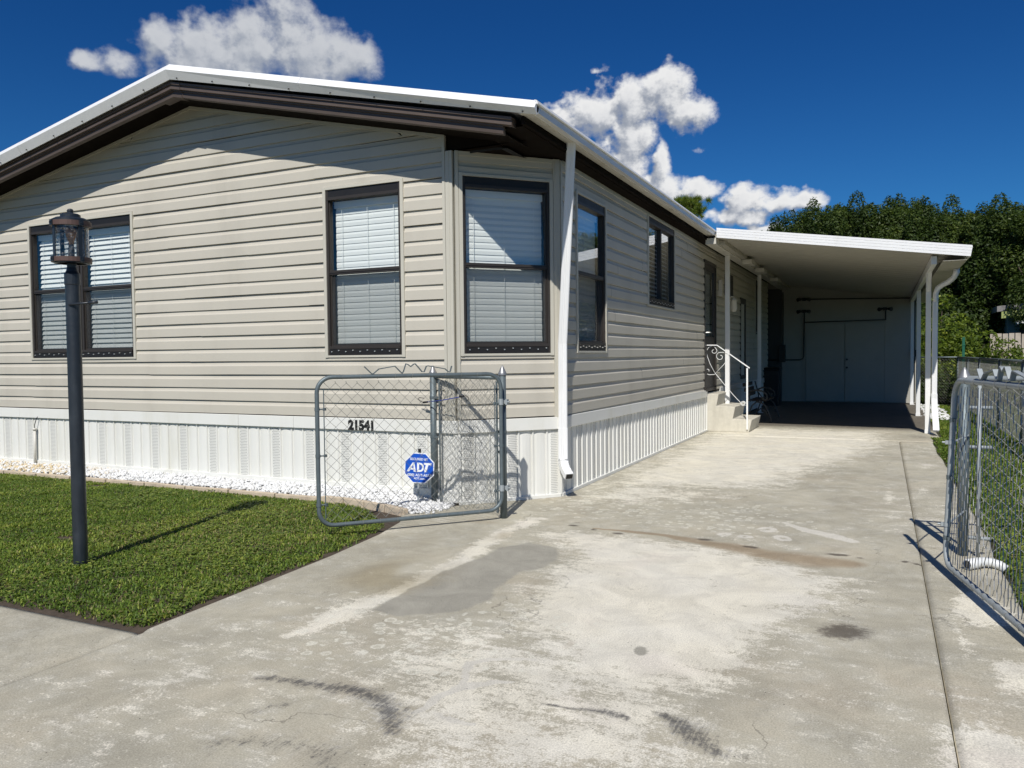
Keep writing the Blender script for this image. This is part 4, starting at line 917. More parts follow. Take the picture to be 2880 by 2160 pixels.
# broad-leaved weeds in the lawn
N = 30000; x = rng.uniform(-8.0,-0.6,N); y = rng.uniform(-3.5,-0.3,N); ok, xr = lawn_ok(x, y); pt = smooth_noise(x, y, 3.1, 44)+0.5*smooth_noise(x, y, 9, 45); ok &= (pt + 0.35*np.clip(-2.6-y,0,1) > 0.22); x, y = x[ok], y[ok]; nw = len(x)
r = np.random.default_rng(99); a = r.uniform(0,2*np.pi,nw); L_ = r.uniform(0.008,0.016,nw); zz = r.uniform(0.006,0.024,nw); dx, dy = np.cos(a)*L_, np.sin(a)*L_; tz = r.uniform(-0.3,0.5,nw)*L_
V = np.stack([np.stack([x-dx,y-dy,zz],-1), np.stack([x+dy*0.6,y-dx*0.6,zz+tz*0.4],-1), np.stack([x+dx,y+dy,zz+tz],-1), np.stack([x-dy*0.6,y+dx*0.6,zz+tz*0.4],-1)],1)
o = np_mesh('weeds', V.reshape(-1,3), np.arange(nw*4).reshape(-1,4), 'grass_blade', dict(tint=np.repeat(np.clip(r.normal(0.62,0.22,nw),0,0.98),4)), 4, 'stuff'); tag(o, 'small broad leaved weeds scattered through the front lawn', 'weeds')
N = 150000; u = rng.random(N)**1.35; y = -2.6+u*19.0; x = 3.47+rng.random(N)*np.where(y < 3, 1.6, 2.2); ok = (x > wob_(y)+0.03+0.02*np.sin(y*7)) & ~((x<3.66)&(y>7.8))
x, y = x[ok], y[ok]
grass('grass', x, y, np.full(len(x), -0.03), 0.03, 0.06, 0.007, 0.016, 'green side lawn between the driveway edge and the right fence')
N = 90000; u = rng.random(N); y = 17.4+u*16; x = 3.6+rng.random(N)*14
grass('grass', x, y, np.full(N, -0.035), 0.05, 0.10, 0.015, 0.035, 'grass beyond the back fence')

# white stones along the wall
def stones(name, x, y, z, s0, s1, label, tintf, kind='stuff'):
    n = len(x); r = np.random.default_rng(n+1)
    base = np.array([[1,0,0],[-1,0,0],[0,1,0],[0,-1,0],[0,0,1],[0,0,-1],[.7,.7,.2],[-.7,.7,-.2],[.7,-.7,.3],[-.7,-.7,.1]])
    base = np.array([[0.9,0,-0.3],[0.3,0.9,-0.3],[-0.7,0.6,-0.3],[-0.8,-0.5,-0.3],[0.2,-0.9,-0.3],[0.5,0.1,0.5],[0.0,0.55,0.6],[-0.5,0.0,0.45],[0.05,-0.5,0.55],[0,0,-0.6]])
    Fb = np.array([[0,1,5],[1,6,5],[1,2,6],[2,7,6],[2,3,7],[3,8,7],[3,4,8],[4,5,8],[4,0,5],[5,6,8],[6,7,8],[0,9,1],[1,9,2],[2,9,3],[3,9,4],[4,9,0]])
    B = base[None]+r.normal(0,0.16,(n,10,3)); sz = r.uniform(s0,s1,n)[:,None,None]*np.stack([r.uniform(0.8,1.5,n),r.uniform(0.6,1.0,n),r.uniform(0.5,0.95,n)],-1)[:,None,:]
    B = B*sz; q = r.normal(size=(n,4)); q[:,1:3] *= 0.35; q /= np.linalg.norm(q,axis=1)[:,None]; w_,a,b,c = q.T
    R = np.stack([np.stack([1-2*(b*b+c*c),2*(a*b-c*w_),2*(a*c+b*w_)],-1),np.stack([2*(a*b+c*w_),1-2*(a*a+c*c),2*(b*c-a*w_)],-1),np.stack([2*(a*c-b*w_),2*(b*c+a*w_),1-2*(a*a+b*b)],-1)],1)
    V = np.einsum('nij,nkj->nki', R, B)+np.stack([x,y,z],-1)[:,None,:]
    F = (Fb[None]+np.arange(n)[:,None,None]*10).reshape(-1,3)
    t = tintf(x,y,r); o = np_mesh(name, V.reshape(-1,3), F, 'white_rock', dict(tint=np.repeat(t,10)), 3, kind); tag(o, label, 'stones'); return o
N = 9500; x = rng.uniform(-8.6,-0.72,N); y = rng.uniform(-0.26,-0.02,N)
x2 = rng.uniform(-1.75,-0.70,900); y2 = rng.uniform(-0.52,-0.02,900)
k_ = (y2 > np.interp(x2,[-1.75,-1.44,-0.9,-0.72],[-0.27,-0.36,-0.52,-0.42])) & ((x2 < -0.80) | (rng.random(900) < 0.45)); x = np.concatenate([x,x2[k_]]); y = np.concatenate([y,y2[k_]])
hz = np.where(x < -1.5, 0.034, 0.040*np.clip((-0.72-x)/0.6,0.1,1)); z = rng.uniform(-0.005,1,len(x))*hz+0.005+(0.012+0.050*np.clip(1+y/0.26,0,1))*np.clip((-0.75-x)/0.6,0,1)
stones('gravel', x, y, z, 0.011, 0.029, 'bed of white landscaping stones along the front skirting', lambda x,y,r: np.clip(0.25*r.random(len(x))+np.clip((-4.0-x)/2.2,0,1)*r.random(len(x))*1.15*(smooth_noise(x,y,4,2)>-0.35),0,1))
x = rng.uniform(3.62,4.05,260); y = rng.uniform(11.5,16.4,260); stones('gravel', x, y, np.full(260,-0.01), 0.03, 0.07, 'white stones on the ground behind the carport posts', lambda x,y,r: 0.3*r.random(len(x)))
mb = MB(); mb.add([(-8.7,-0.27,0.02),(-1.75,-0.27,0.02),(-0.95,-0.50,0.0),(-0.72,-0.4,-0.002),(-0.66,0.02,0.0),(-8.7,0.02,0.03)],[(0,1,2,3,4,5)]); o = mb.build('gravel_soil', 'soil'); o['kind'] = 'structure'
# edging blocks
ed = empty('garden_edging', (-4,-0.3,0), 'low row of tan concrete edging blocks between lawn and white stones', 'edging')
def brick(x0, y0, x1, y1, h=0.05, w=0.05):
    dx, dy = x1-x0, y1-y0; L = math.hypot(dx,dy); nx_, ny_ = -dy/L*w/2, dx/L*w/2; g_ = 0.006/L; x0,y0,x1,y1 = x0+dx*g_,y0+dy*g_,x1-dx*g_,y1-dy*g_
    t = random.uniform(-0.004,0.004); mb = MB(); mb.hexa([(x0-nx_,y0-ny_,-0.05),(x1-nx_,y1-ny_,-0.05),(x1+nx_,y1+ny_,-0.05),(x0+nx_,y0+ny_,-0.05),(x0-nx_,y0-ny_,h+t),(x1-nx_,y1-ny_,h-t),(x1+nx_,y1+ny_,h-t),(x0+nx_,y0+ny_,h+t)])
    mb.build('brick', 'brick_tan', ed, bevel=0.006)
x = -8.6
while x < -2.1: brick(x, -0.29, x+0.60, -0.295+random.uniform(-0.006,0.006), 0.032); x += 0.603
pts = [(-2.0,-0.30),(-1.72,-0.32),(-1.45,-0.37),(-1.17,-0.45),(-0.90,-0.55)]
for a, b in zip(pts[:-1], pts[1:]): brick(*a, *b, 0.050, 0.055)

# ------------------------------------------------------------------ entry steps
st = empty('entry_steps', (0.35, 8.18, 0), 'three cream precast concrete steps up to the side door', 'steps')
P = [(-0.05,0.0),(0.715,0.0),(0.765,0.215),(0.445,0.222),(0.488,0.432),(0.168,0.442),(0.206,0.652),(-0.05,0.652)]
mb = MB(); mb.extrude(lambda i: [Vector((a,(7.64,8.72)[i],b)) for a,b in P], [0,1], closed=True); mb.build('stair', 'step_concrete', st, bevel=0.008)
mb = MB(); yv = 7.655; h = 0.013
mb.box((-0.052,yv-0.013,0.44),(-0.024,yv+0.013,1.505)); mb.box((0.678,7.610,0.05),(0.704,7.636,1.10))
mb.hexa([(-0.052,yv-0.03,1.495),(0.18,yv-0.03,1.492),(0.18,yv+0.008,1.492),(-0.052,yv+0.008,1.495),(-0.052,yv-0.03,1.512),(0.18,yv-0.03,1.508),(0.18,yv+0.008,1.508),(-0.052,yv+0.008,1.512)])
mb.hexa([(0.18,yv-0.03,1.492),(0.73,yv-0.05,1.092),(0.73,yv-0.012,1.092),(0.18,yv+0.008,1.492),(0.18,yv-0.03,1.508),(0.735,yv-0.05,1.110),(0.735,yv-0.012,1.110),(0.18,yv+0.008,1.508)])
R = mb.build('handrail', 'galvanised_bright', st); R.data.materials[0] = MATS['white_metal']
def spiral(c, r0, r1, a0, a1, n=16): return [(c[0]+(r0+(r1-r0)*i/n)*math.cos(a0+(a1-a0)*i/n), yv-0.01, c[1]+(r0+(r1-r0)*i/n)*math.sin(a0+(a1-a0)*i/n)) for i in range(n+1)]
mb = MB(); r_ = 0.0055
mb.tube([(0.10,yv,1.495),(0.03,yv,1.46),(0.0,yv,1.40),(0.01,yv,1.31),(0.06,yv,1.17),(0.14,yv,1.02)], r_, 6)
mb.tube([(0.14,yv,1.0),(0.30,yv,1.17),(0.385,yv,1.29),(0.38,yv,1.34)], r_, 6)
mb.tube([(0.14,yv,1.02),(0.30,yv,0.82),(0.46,yv,0.63),(0.60,yv,0.48),(0.66,yv,0.46)], r_, 6)
mb.tube([(0.14,yv,0.99),(0.04,yv,0.985),(-0.015,yv,1.01)]+spiral((0.02,1.05),0.045,0.02,PI*1.1,-PI*0.1,10), r_, 6)
mb.tube([(0.12,yv,1.49),(0.16,yv,1.44)]+spiral((0.125,1.40),0.055,0.018,0.3,-PI*1.5,14), r_, 6)
mb.tube([(0.36,yv,1.34),(0.28,yv,1.375)]+spiral((0.235,1.30),0.075,0.022,PI*0.6,PI*2.5,18), r_, 6)
mb.tube(spiral((0.62,0.49),0.045,0.02,0,PI*3,20), r_, 6)
s_ = mb.build('scrollwork', 'white_metal', R, smooth=True)

# ------------------------------------------------------------------ chain link helpers
def chain(mb, P0, P1, z0, z1, w=0.072, r=0.0017, seg=3, wob=0.0, seed=1, z0b=None, kn=0.003):
    P0, P1 = Vector((*P0,0)), Vector((*P1,0)); L = (P1-P0).length; d = (P1-P0)/L; nrm_ = Vector((d.y,-d.x,0)); w = w/2; n = max(2,int(round(L/w))); w = L/n
    rr = random.Random(seed); z0b = z0 if z0b is None else z0b
    ph = [rr.uniform(0,6.3) for _ in range(6)]
    def wb(s, z):
        if not wob: return Vector((0,0,0))
        a = wob*(math.sin(s*17+z*9+ph[0])*0.5+math.sin(z*23-s*11+ph[1])*0.5); b = wob*(math.sin(s*13-z*19+ph[2])*0.6+math.sin(s*29+ph[3])*0.4); c = wob*1.5*math.sin(s*7+z*5+ph[4])
        return d*a + Vector((0,0,b)) + nrm_*c
    for i in range(n):
        zz0 = z0+(z0b-z0)*(i/n); m = max(2,int(round((z1-zz0)/w))); pts = []
        for j in range(m+1):
            s = i*w + (w if ((j+i)%2) else 0.0); s = min(max(s,0),L); z = zz0+(z1-zz0)*j/m
            o = kn if ((j+i)%2) else -kn
            pts.append(P0+d*s+Vector((0,0,z))+nrm_*o+wb(s,z))
        # twisted ends
        e = pts[-1]; pts.append(e+Vector((0,0,0.012))+d*0.004)
        mb.tube(pts, r, seg, cap=False)
def cap_post(parent, x, y, h, r=0.030, name='post', big=1.0):
    mb = MB(); mb.tube([(x,y,-0.02),(x,y,h-0.05)], r, 14); o = mb.build(name, 'galvanised', parent, smooth=True)
    mb = MB(); mb.lathe((x,y,h-0.078), [(r*1.15,0.0),(r*1.18,0.018),(r*1.12,0.022),(r*1.0,0.030),(r*0.52,0.062),(r*0.15,0.082),(0.001,0.086)], 20); mb.build('post_cap', 'aluminium_cap', o, smooth=True); return o
def band(mb, x, y, z, r=0.033, w=0.02, bolt=(1,0)):
    mb.tube([(x,y,z-w/2),(x,y,z+w/2)], r, 12); bx, by = bolt; mb.tube([(x+bx*r*0.7,y+by*r*0.7,z),(x+bx*(r+0.035),y+by*(r+0.035),z)], 0.006, 6); mb.box((x+bx*(r+0.006)-0.01,y+by*(r+0.006)-0.01,z-0.011),(x+bx*(r+0.012)+0.01,y+by*(r+0.012)+0.01,z+0.011))

# fixed fence panel between the two left posts
LP, RP = (-0.924,-0.04), (-0.066,-0.355)
ff = empty('chain_link_fence', (-0.5,-0.2,0), 'short chain link panel between two galvanised posts at the front corner, behind the open gate', 'fence')
cap_post(ff, *LP, 1.268); cap_post(ff, *RP, 1.268)
mb = MB(); mb.tube([(LP[0],LP[1],1.17),(RP[0],RP[1],1.17)], 0.0175, 10); mb.build('top_rail', 'galvanised', ff, smooth=True)
mb = MB(); chain(mb, (LP[0]+0.075,LP[1]-0.03), (RP[0]-0.05,RP[1]+0.02), 0.03, 1.15, 0.062, 0.0016, 3, wob=0.009, seed=4); chain(mb, (LP[0]+0.09,LP[1]-0.045), (RP[0]-0.05,RP[1]-0.005), 0.03, 1.10, 0.075, 0.0015, 3, wob=0.018, seed=9); mb.build('chain_link_mesh', 'wire', ff)
for (x,y) in ((LP[0]+0.085,LP[1]-0.035),(RP[0]-0.055,RP[1]+0.0)): mb = MB(); mb.box((x-0.008,y-0.003,0.04),(x+0.008,y+0.003,1.14)); mb.build('tension_bar', 'galvanised', ff)
mb = MB(); dxy = (0.934,-0.358)
for z in (0.30,0.62,0.98): mb = MB(); band(mb, *LP, z, 0.0335, 0.022, dxy); mb.build('tension_band', 'galvanised', ff)
for z in (0.25,0.55,0.72,0.95): mb = MB(); band(mb, *RP, z, 0.0335, 0.022, (-dxy[0],-dxy[1])); mb.build('tension_band', 'galvanised', ff)

# open gate leaf
def gate(name, H, E, z0, z1, label, seed, w=0.072, brk=0.11, sagE=0.0, mats='galvanised'):
    Hv, Ev = Vector((*H,0)), Vector((*E,0)); L = (Ev-Hv).length; d = (Ev-Hv)/L; nn = Vector((d.y,-d.x,0))
    g_ = empty(name, (H[0],H[1],0), label, 'gate')
    R = 0.0165; cr = 0.115; pts = []
    def P(s, z): return Hv + d*s + Vector((0,0,z - sagE*s/L))
    for (cx, cz_, a0) in ((L-cr, z1-cr, PI/2),(L-cr, z0+cr, 0),(cr, z0+cr, -PI/2),(cr, z1-cr, -PI)):
        for i in range(7):
            a = a0 - (PI/2)*i/6; pts.append(P(cx+cr*math.cos(a), cz_+cr*math.sin(a)))
    mb = MB(); mb.tube(pts, R, 12, closed=True); f_ = mb.build('gate_frame', mats, g_, smooth=True)
    mb = MB(); chain(mb, tuple(P(0.06,0)[:2]), tuple(P(L-0.055,0)[:2]), z0+0.03, z1-0.045, w, 0.0019 if mats=='galvanised' else 0.0023, 4, wob=0.003, seed=seed, z0b=z0+0.03-sagE, kn=0.003 if mats=='galvanised' else 0.006); mb.build('chain_link_mesh', 'wire' if mats=='galvanised' else 'wire_bright', g_)
    for s in (0.055, L-0.05): 
        mb = MB(); c = P(s,0); mb.tube([(c.x,c.y,z0+0.05),(c.x,c.y,z1-0.09)], 0.004, 6); mb.build('tension_bar', 'galvanised', g_)
    for s, dr in ((0,1),(L,-1)):
        for z in (z0+0.16, (z0+z1)/2-0.03, z1-0.24):
            mb = MB(); c = P(s,z); mb.tube([c-Vector((0,0,0.012)), c+Vector((0,0,0.012))], R+0.003, 10); e = P(s+dr*0.055,z); mb.tube([c, e], 0.006, 6); mb.box(e-Vector((0.009,0.009,0.01)), e+Vector((0.009,0.009,0.01))); mb.build('frame_clamp', 'galvanised', g_)
    mb = MB()
    for k in range(9):
        s = 0.2+(L-0.4)*k/8; 
        for zc in (z0,z1):
            c = P(s,zc); mb.tube([c+Vector((0,0,(R+0.002)*math.sin(a)))+nn*(R+0.002)*math.cos(a)+d*0.002*a for a in [q*PI/4 for q in range(9)]], 0.0016, 4)
    mb.build('wire_ties', 'wire', g_)
    return g_, P, d, nn, L
G1, P, d1, n1_, L1 = gate('chain_link_gate', (-0.045,-0.430), (-1.035,-1.530), 0.085, 1.205, 'open chain link gate leaf in front of the house number and blue sign', 11, 0.083)
# wavy metal strip fixed on the top rail
def wavy(parent, P, s0, flip, zt, wid, kx=1.0, matn='galvanised'):
    prof = [(0,.055),(.05,.02),(.08,0),(.10,0),(.16,.035),(.34,.055),(.40,.012),(.42,0),(.435,.01),(.465,.072),(.49,.066),(.52,.05),(.55,.066),(.57,.072),(.60,.05),(.65,.008),(.675,.008),(.70,.05),(.72,.054),(.92,.028),(.96,.004),(.98,.004),(1.0,.05)]
    prof = [(a*0.70,b) for a,b in prof]
    mb = MB(); vs = []; n = len(prof)
    for s, z in prof:
        c = P(s0+flip*s*kx, zt+z); vs += [c-n_*wid/2, c+n_*wid/2]
    mb.add(vs, [(2*i,2*i+1,2*i+3,2*i+2) for i in range(n-1)]); o = mb.build('wavy_strip', matn, parent, recalc=False); sv = o.modifiers.new('thickness','SOLIDIFY'); sv.thickness = 0.007; sv.offset = 0; return o
n_ = n1_; wavy(G1, P, L1-0.36, -1, 1.225, 0.02, 1.0)
# hinges
for z in (0.26, 0.97):
    mb = MB(); mb.tube([(RP[0],RP[1],z-0.015),(RP[0],RP[1],z+0.015)], 0.034, 12); mb.box((RP[0]-0.02,RP[1]-0.05,z-0.012),(RP[0]+0.065,RP[1]-0.03,z+0.016)); mb.box((RP[0]+0.05,RP[1]-0.055,z-0.02),(RP[0]+0.066,RP[1]-0.02,z+0.025))
    mb.tube([(-0.045,-0.430,z-0.02),(-0.045,-0.430,z+0.03)], 0.021, 10); mb.tube([(RP[0]+0.03,RP[1]-0.04,z),(RP[0]+0.085,RP[1]-0.045,z+0.004)], 0.007, 6); mb.build('hinge', 'galvanised_bright', G1)
# bungee cord
bg = MB(); a = Vector((-0.99,-0.10,0.935)); b_ = Vector((-0.50,-0.235,1.005)); 
bg.tube([a, (a+b_)/2+Vector((0,0,-0.006)), b_], 0.0045, 6); o = bg.build('bungee_cord', 'bungee_blue', smooth=True); tag(o, 'blue bungee cord with black hooks tied round the left fence post', 'bungee cord')
hk = MB(); hk.tube([a, a+Vector((-0.03,0,0.012)), a+Vector((-0.055,-0.01,0.035)), a+Vector((-0.03,-0.02,0.045)), a+Vector((0.02,-0.02,0.04))], 0.003, 6); hk.tube([a+Vector((0.05,-0.014,0.007)),a+Vector((-0.005,0,0))], 0.009, 8)
hk.tube([b_, b_+Vector((0.03,-0.01,0.006)), b_+Vector((0.06,-0.02,-0.01)), b_+Vector((0.055,-0.02,-0.035)), b_+Vector((0.03,-0.01,-0.04))], 0.003, 6); hk.tube([b_-Vector((0.045,-0.012,0.005)),b_], 0.009, 8); hk.build('hook', 'black_track', o, smooth=True)

# right gate leaf and its posts
GH, GE = (3.132,-0.790), (3.480,-2.420)
G2, P, d2, n2_, L2 = gate('chain_link_gate', GH, GE, 0.062, 1.178, 'open chain link gate leaf nearest the camera at the right edge of the driveway', 23, 0.088, mats='galvanised_bright')
n_ = n2_; wavy(G2, P, 0.40, 1, 1.196, 0.026, 1.0, 'galvanised_bright')
rf = empty('chain_link_fence', (3.3,-0.5,0), 'chain link fence run with a large coned post behind the right gate leaf', 'fence')
cap_post(rf, 3.270,-0.25,1.240,0.033)
mb = MB(); mb.tube([(3.355,-0.27,-0.02),(3.355,-0.27,1.13)], 0.012, 10); mb.build('brace_pipe', 'galvanised_bright', rf, smooth=True)
for z in (0.98, 0.72, 0.12): mb = MB(); mb.tube([(3.270,-0.25,z),(3.43,-0.255,z)], 0.012, 8); mb.build('brace_pipe', 'galvanised_bright', rf, smooth=True)
mb = MB(); mb.tube([(3.270,-0.27,1.172),(4.62,-0.25,1.172)], 0.018, 10); mb.build('top_rail', 'galvanised_bright', rf, smooth=True)
mb = MB(); chain(mb, (3.34,-0.25), (4.60,-0.25), 0.03, 1.16, 0.098, 0.0021, 4, seed=31); mb.build('chain_link_mesh', 'wire_bright', rf)
for z in (0.30, 0.80): mb = MB(); band(mb, 3.132,-0.790, z, 0.021, 0.022, (-0.9,0.1)); mb.tube([(3.132,-0.79,z),(3.27,-0.27,z)], 0.006, 6); mb.build('hinge', 'galvanised_bright', G2)
for o in list(G2.children) + [c for k in G2.children for c in k.children]:      # the leaf has sagged and leans to the right
    if o.type == 'MESH':
        for v in o.data.vertices: v.co.x += 0.045*(v.co.z-0.06)/1.115

# fence along the side lawn, and the fence across the back
def fence(name, pts, label, posts, h=1.22, w=0.075, r=0.0022, dark=False):
    f = empty(name, (pts[0][0], pts[0][1], 0), label, 'fence')
    for a, b in zip(pts[:-1], pts[1:]):
        mb = MB(); mb.tube([(*a,h-0.02),(*b,h-0.02)], 0.020, 8); mb.build('top_rail', 'galvanised', f, smooth=True)
        mb = MB(); chain(mb, a, b, 0.02, h-0.03, w, r, 3, kn=0.002, seed=int(a[1]*7)+3); mb.build('chain_link_mesh', 'wire', f)
    for q in posts: mb = MB(); mb.tube([(*q,-0.03),(*q,h)], 0.026, 10); mb.build('post', 'galvanised', f, smooth=True)
    return f
fence('chain_link_fence', [(4.62,-0.25),(4.60,7.1),(4.58,12.5),(4.50,16.6)], 'long chain link fence along the far side of the right lawn', [(4.62,-0.25),(4.62,2.0),(4.61,4.5),(4.60,7.1),(4.59,9.5),(4.58,12.5),(4.55,14.6),(4.50,16.6)])
fence('chain_link_fence', [(3.6,17.2),(4.50,16.65)], 'short chain link fence joining the shed to the lawn fence', [(3.62,17.2)])

# ------------------------------------------------------------------ lamp post
LX, LY = -2.038, -2.744
lp = empty('lamp_post', (LX,LY,0), 'black garden lamp post with a round glass lantern standing on the front lawn', 'lamp post')
mb = MB(); prof = [(0.0445,-0.03),(0.0445,0.0),(0.0438,1.86)]; mb.lathe((LX,LY,0), prof, 20); pole = mb.build('pole', 'lamp_black', lp, smooth=True)
mb = MB(); mb.lathe((LX,LY,0), [(0.0455,1.845),(0.0475,1.85),(0.0475,1.915),(0.036,1.935),(0.029,1.96),(0.029,1.985),(0.09,1.985)], 20); mb.build('collar', 'lamp_black', lp, smooth=False)
mb = MB(); mb.tube([(LX+0.02,LY-0.045,1.715),(LX+0.19,LY+0.03,1.728)], 0.007, 8); mb.tube([(LX+0.14,LY+0.008,1.724),(LX+0.195,LY+0.032,1.728)], 0.010, 8); mb.build('ladder_rest', 'lamp_black', lp, smooth=True)
Rr = 0.116
def ring(z0, z1, r0, r1, m, nm):
    mb = MB(); mb.lathe((LX,LY,0), [(r0,z0),(r1,z0),(r1,z1),(r0,z1),(r0,z0)], 32); return mb.build(nm, m, lp)
ring(1.985,2.000,0.0,0.104,'lamp_black','lantern_base'); ring(1.992,2.022,0.0,Rr+0.004,'lamp_rust','lower_band')
ring(2.225,2.256,0.104,Rr+0.006,'lamp_rust','upper_band')
mb = MB(); mb.lathe((LX,LY,0), [(0.001,2.24),(0.111,2.24),(0.111,2.268),(0.090,2.280),(0.060,2.284),(0.060,2.302),(0.050,2.309),(0.018,2.314),(0.018,2.322),(0.021,2.330),(0.014,2.341),(0.001,2.345)], 28); mb.build('cap', 'lamp_black', lp)
mb = MB(); mb.lathe((LX,LY,0), [(0.104,2.02),(0.104,2.24)], 32); mb.build('glass_cylinder', 'seeded_glass', lp, smooth=True, recalc=True)
for k in range(4):
    a = math.radians(-97+90*k); c, s = math.cos(a), math.sin(a); e1, e2 = Vector((c,s,0)), Vector((-s,c,0)); C = Vector((LX,LY,0)); mb = MB()
    def bx(r0,r1,w,z0,z1): mb.hexa([C+e1*r1-e2*w+Vector((0,0,z0)),C+e1*r1+e2*w+Vector((0,0,z0)),C+e1*r0+e2*w+Vector((0,0,z0)),C+e1*r0-e2*w+Vector((0,0,z0)),C+e1*r1-e2*w+Vector((0,0,z1)),C+e1*r1+e2*w+Vector((0,0,z1)),C+e1*r0+e2*w+Vector((0,0,z1)),C+e1*r0-e2*w+Vector((0,0,z1))])
    bx(0.106,0.112,0.013,1.99,2.25); bx(0.120,0.129,0.012,1.99,2.024); bx(0.121,0.130,0.013,2.222,2.258); bx(0.129,0.136,0.005,2.235,2.245); bx(0.128,0.135,0.005,2.003,2.013)
    mb.build('lantern_strap', 'lamp_black', lp)
mb = MB(); mb.lathe((LX,LY,0), [(0.0,2.02),(0.019,2.02),(0.019,2.075),(0.016,2.09),(0.016,2.11)], 14); mb.build('bulb_holder', 'lamp_black', lp)
mb = MB(); mb.lathe((LX,LY,0), [(0.014,2.11),(0.018,2.13),(0.030,2.165),(0.034,2.19),(0.028,2.215),(0.012,2.228),(0.001,2.231)], 16); mb.build('bulb', 'bulb_amber', lp, smooth=True)

# ------------------------------------------------------------------ security sign
SX, SY, SZ = -0.975, -0.21, 0.352
sg = empty('yard_sign', (SX+0.0,SY,0.02), 'blue octagonal security sign on a stake in the white stones behind the gate', 'sign')
ang = math.radians(12); nrm_s = Vector((math.sin(ang), -math.cos(ang), 0)); rg = Vector((math.cos(ang), math.sin(ang), 0)); C = Vector((SX,SY,SZ))
def octo(r, o0, o1, nm, m, roll=0.0):
    mb = MB(); pts = []
    for o in (o0,o1):
        for k in range(8):
            a = math.radians(22.5+45*k)+roll; pts.append(C+rg*r*math.cos(a)+Vector((0,0,r*math.sin(a)*0.97))+nrm_s*o)
    mb.add(pts, [tuple(range(8))[::-1], tuple(range(8,16))]+[(k,(k+1)%8,8+(k+1)%8,8+k) for k in range(8)]); return mb.build(nm, m, sg)
octo(0.152,0.0,0.006,'sign_rim','sign_white',-0.05); octo(0.143,0.0065,0.008,'sign_face','sign_blue',-0.05)
def smx(dx, dz, o=0.009):
    m4 = Matrix((rg, Vector((0,0,1)), nrm_s)).transposed().to_4x4(); m4.translation = C+rg*dx+Vector((0,0,dz))+nrm_s*o; return m4 @ Matrix.Rotation(-0.03,4,'Z')
text_obj('lettering', 'SECURED BY', 0.030, 'sign_white', sg, smx(0.0,0.080), 0.0004, 0.0006)
text_obj('lettering', '(800) ADT-ASAP', 0.033, 'sign_white', sg, smx(0.0,-0.064), 0.0004, 0.0008)
text_obj('lettering', 'ADT.com', 0.026, 'sign_white', sg, smx(0.0,-0.094), 0.0004, 0.0006)
mb = MB(); m4 = smx(0,0.008,0.0085)
def flat(poly2): 
    n = len(poly2); mb.add([m4@Vector((a,b,0)) for a,b in poly2]+[m4@Vector((a,b,0.001)) for a,b in poly2], [tuple(range(n,2*n))]+[(i,(i+1)%n,n+(i+1)%n,n+i) for i in range(n)])
H_ = 0.042
flat([(-0.118,-H_),(-0.095,-H_),(-0.048,H_*0.75),(-0.048,H_),(-0.062,H_)]); flat([(-0.062,H_),(-0.046,H_),(-0.030,-H_),(-0.052,-H_),(-0.052,-0.0)]); flat([(-0.095,-0.024),(-0.05,-0.024),(-0.05,-0.008),(-0.086,-0.008)])
flat([(-0.020,-H_),(-0.020,H_),(0.0,H_),(0.0,-H_)]); flat([(0.0,H_),(0.022,H_*0.92),(0.040,H_*0.6),(0.046,0.0),(0.028,0.0),(0.024,H_*0.4),(0.014,H_*0.56),(0.0,H_*0.6)]); flat([(0.0,-H_),(0.0,-H_*0.6),(0.014,-H_*0.56),(0.024,-H_*0.4),(0.028,0.0),(0.046,0.0),(0.040,-H_*0.6),(0.022,-H_*0.92)])
flat([(0.042,H_),(0.118,H_),(0.112,H_*0.56),(0.050,H_*0.56)]); flat([(0.064,H_*0.56),(0.088,H_*0.56),(0.068,-H_),(0.050,-H_),(0.050,-0.02)])
mb.build('lettering', 'sign_white', sg, recalc=False)
mb = MB(); mb.box((SX-0.014,SY+0.004,SZ+0.135),(SX+0.012,SY+0.012,SZ+0.172)); mb.build('stake_cap', 'black_track', sg)
mb = MB(); mb.hexa([(SX-0.030,SY-0.004,0.0),(SX-0.012,SY-0.004,0.0),(SX-0.012,SY+0.004,0.0),(SX-0.030,SY+0.004,0.0),(SX-0.010,SY+0.001,SZ+0.14),(SX+0.008,SY+0.001,SZ+0.14),(SX+0.008,SY+0.005,SZ+0.14),(SX-0.010,SY+0.005,SZ+0.14)]); mb.build('stake', 'galvanised_bright', sg)

# ------------------------------------------------------------------ small things
mb = MB(); pp = [(3.262,-0.66,0.035),(3.31,-0.61,0.038),(3.36,-0.565,0.04),(3.405,-0.55,0.034),(3.445,-0.555,0.024),(3.475,-0.57,0.005)]; mb.tube(pp, [0.033,0.033,0.028,0.028,0.028,0.028], 12); o = mb.build('drain_pipe', 'pvc', smooth=True); tag(o, 'short white plastic drain pipe lying at the foot of the right gate', 'pipe')
mb = MB(); q = Vector((3.2605,-0.6615,0.035)); dv = Vector((-0.69,-0.72,0)).normalized(); sd_ = Vector((-dv.y,dv.x,0)); mb.add([q+sd_*0.026*math.cos(a)+Vector((0,0,0.026*math.sin(a))) for a in [k*PI/6 for k in range(12)]],[tuple(range(12))]); mb.build('pipe_mouth', 'black_track', o, recalc=False)
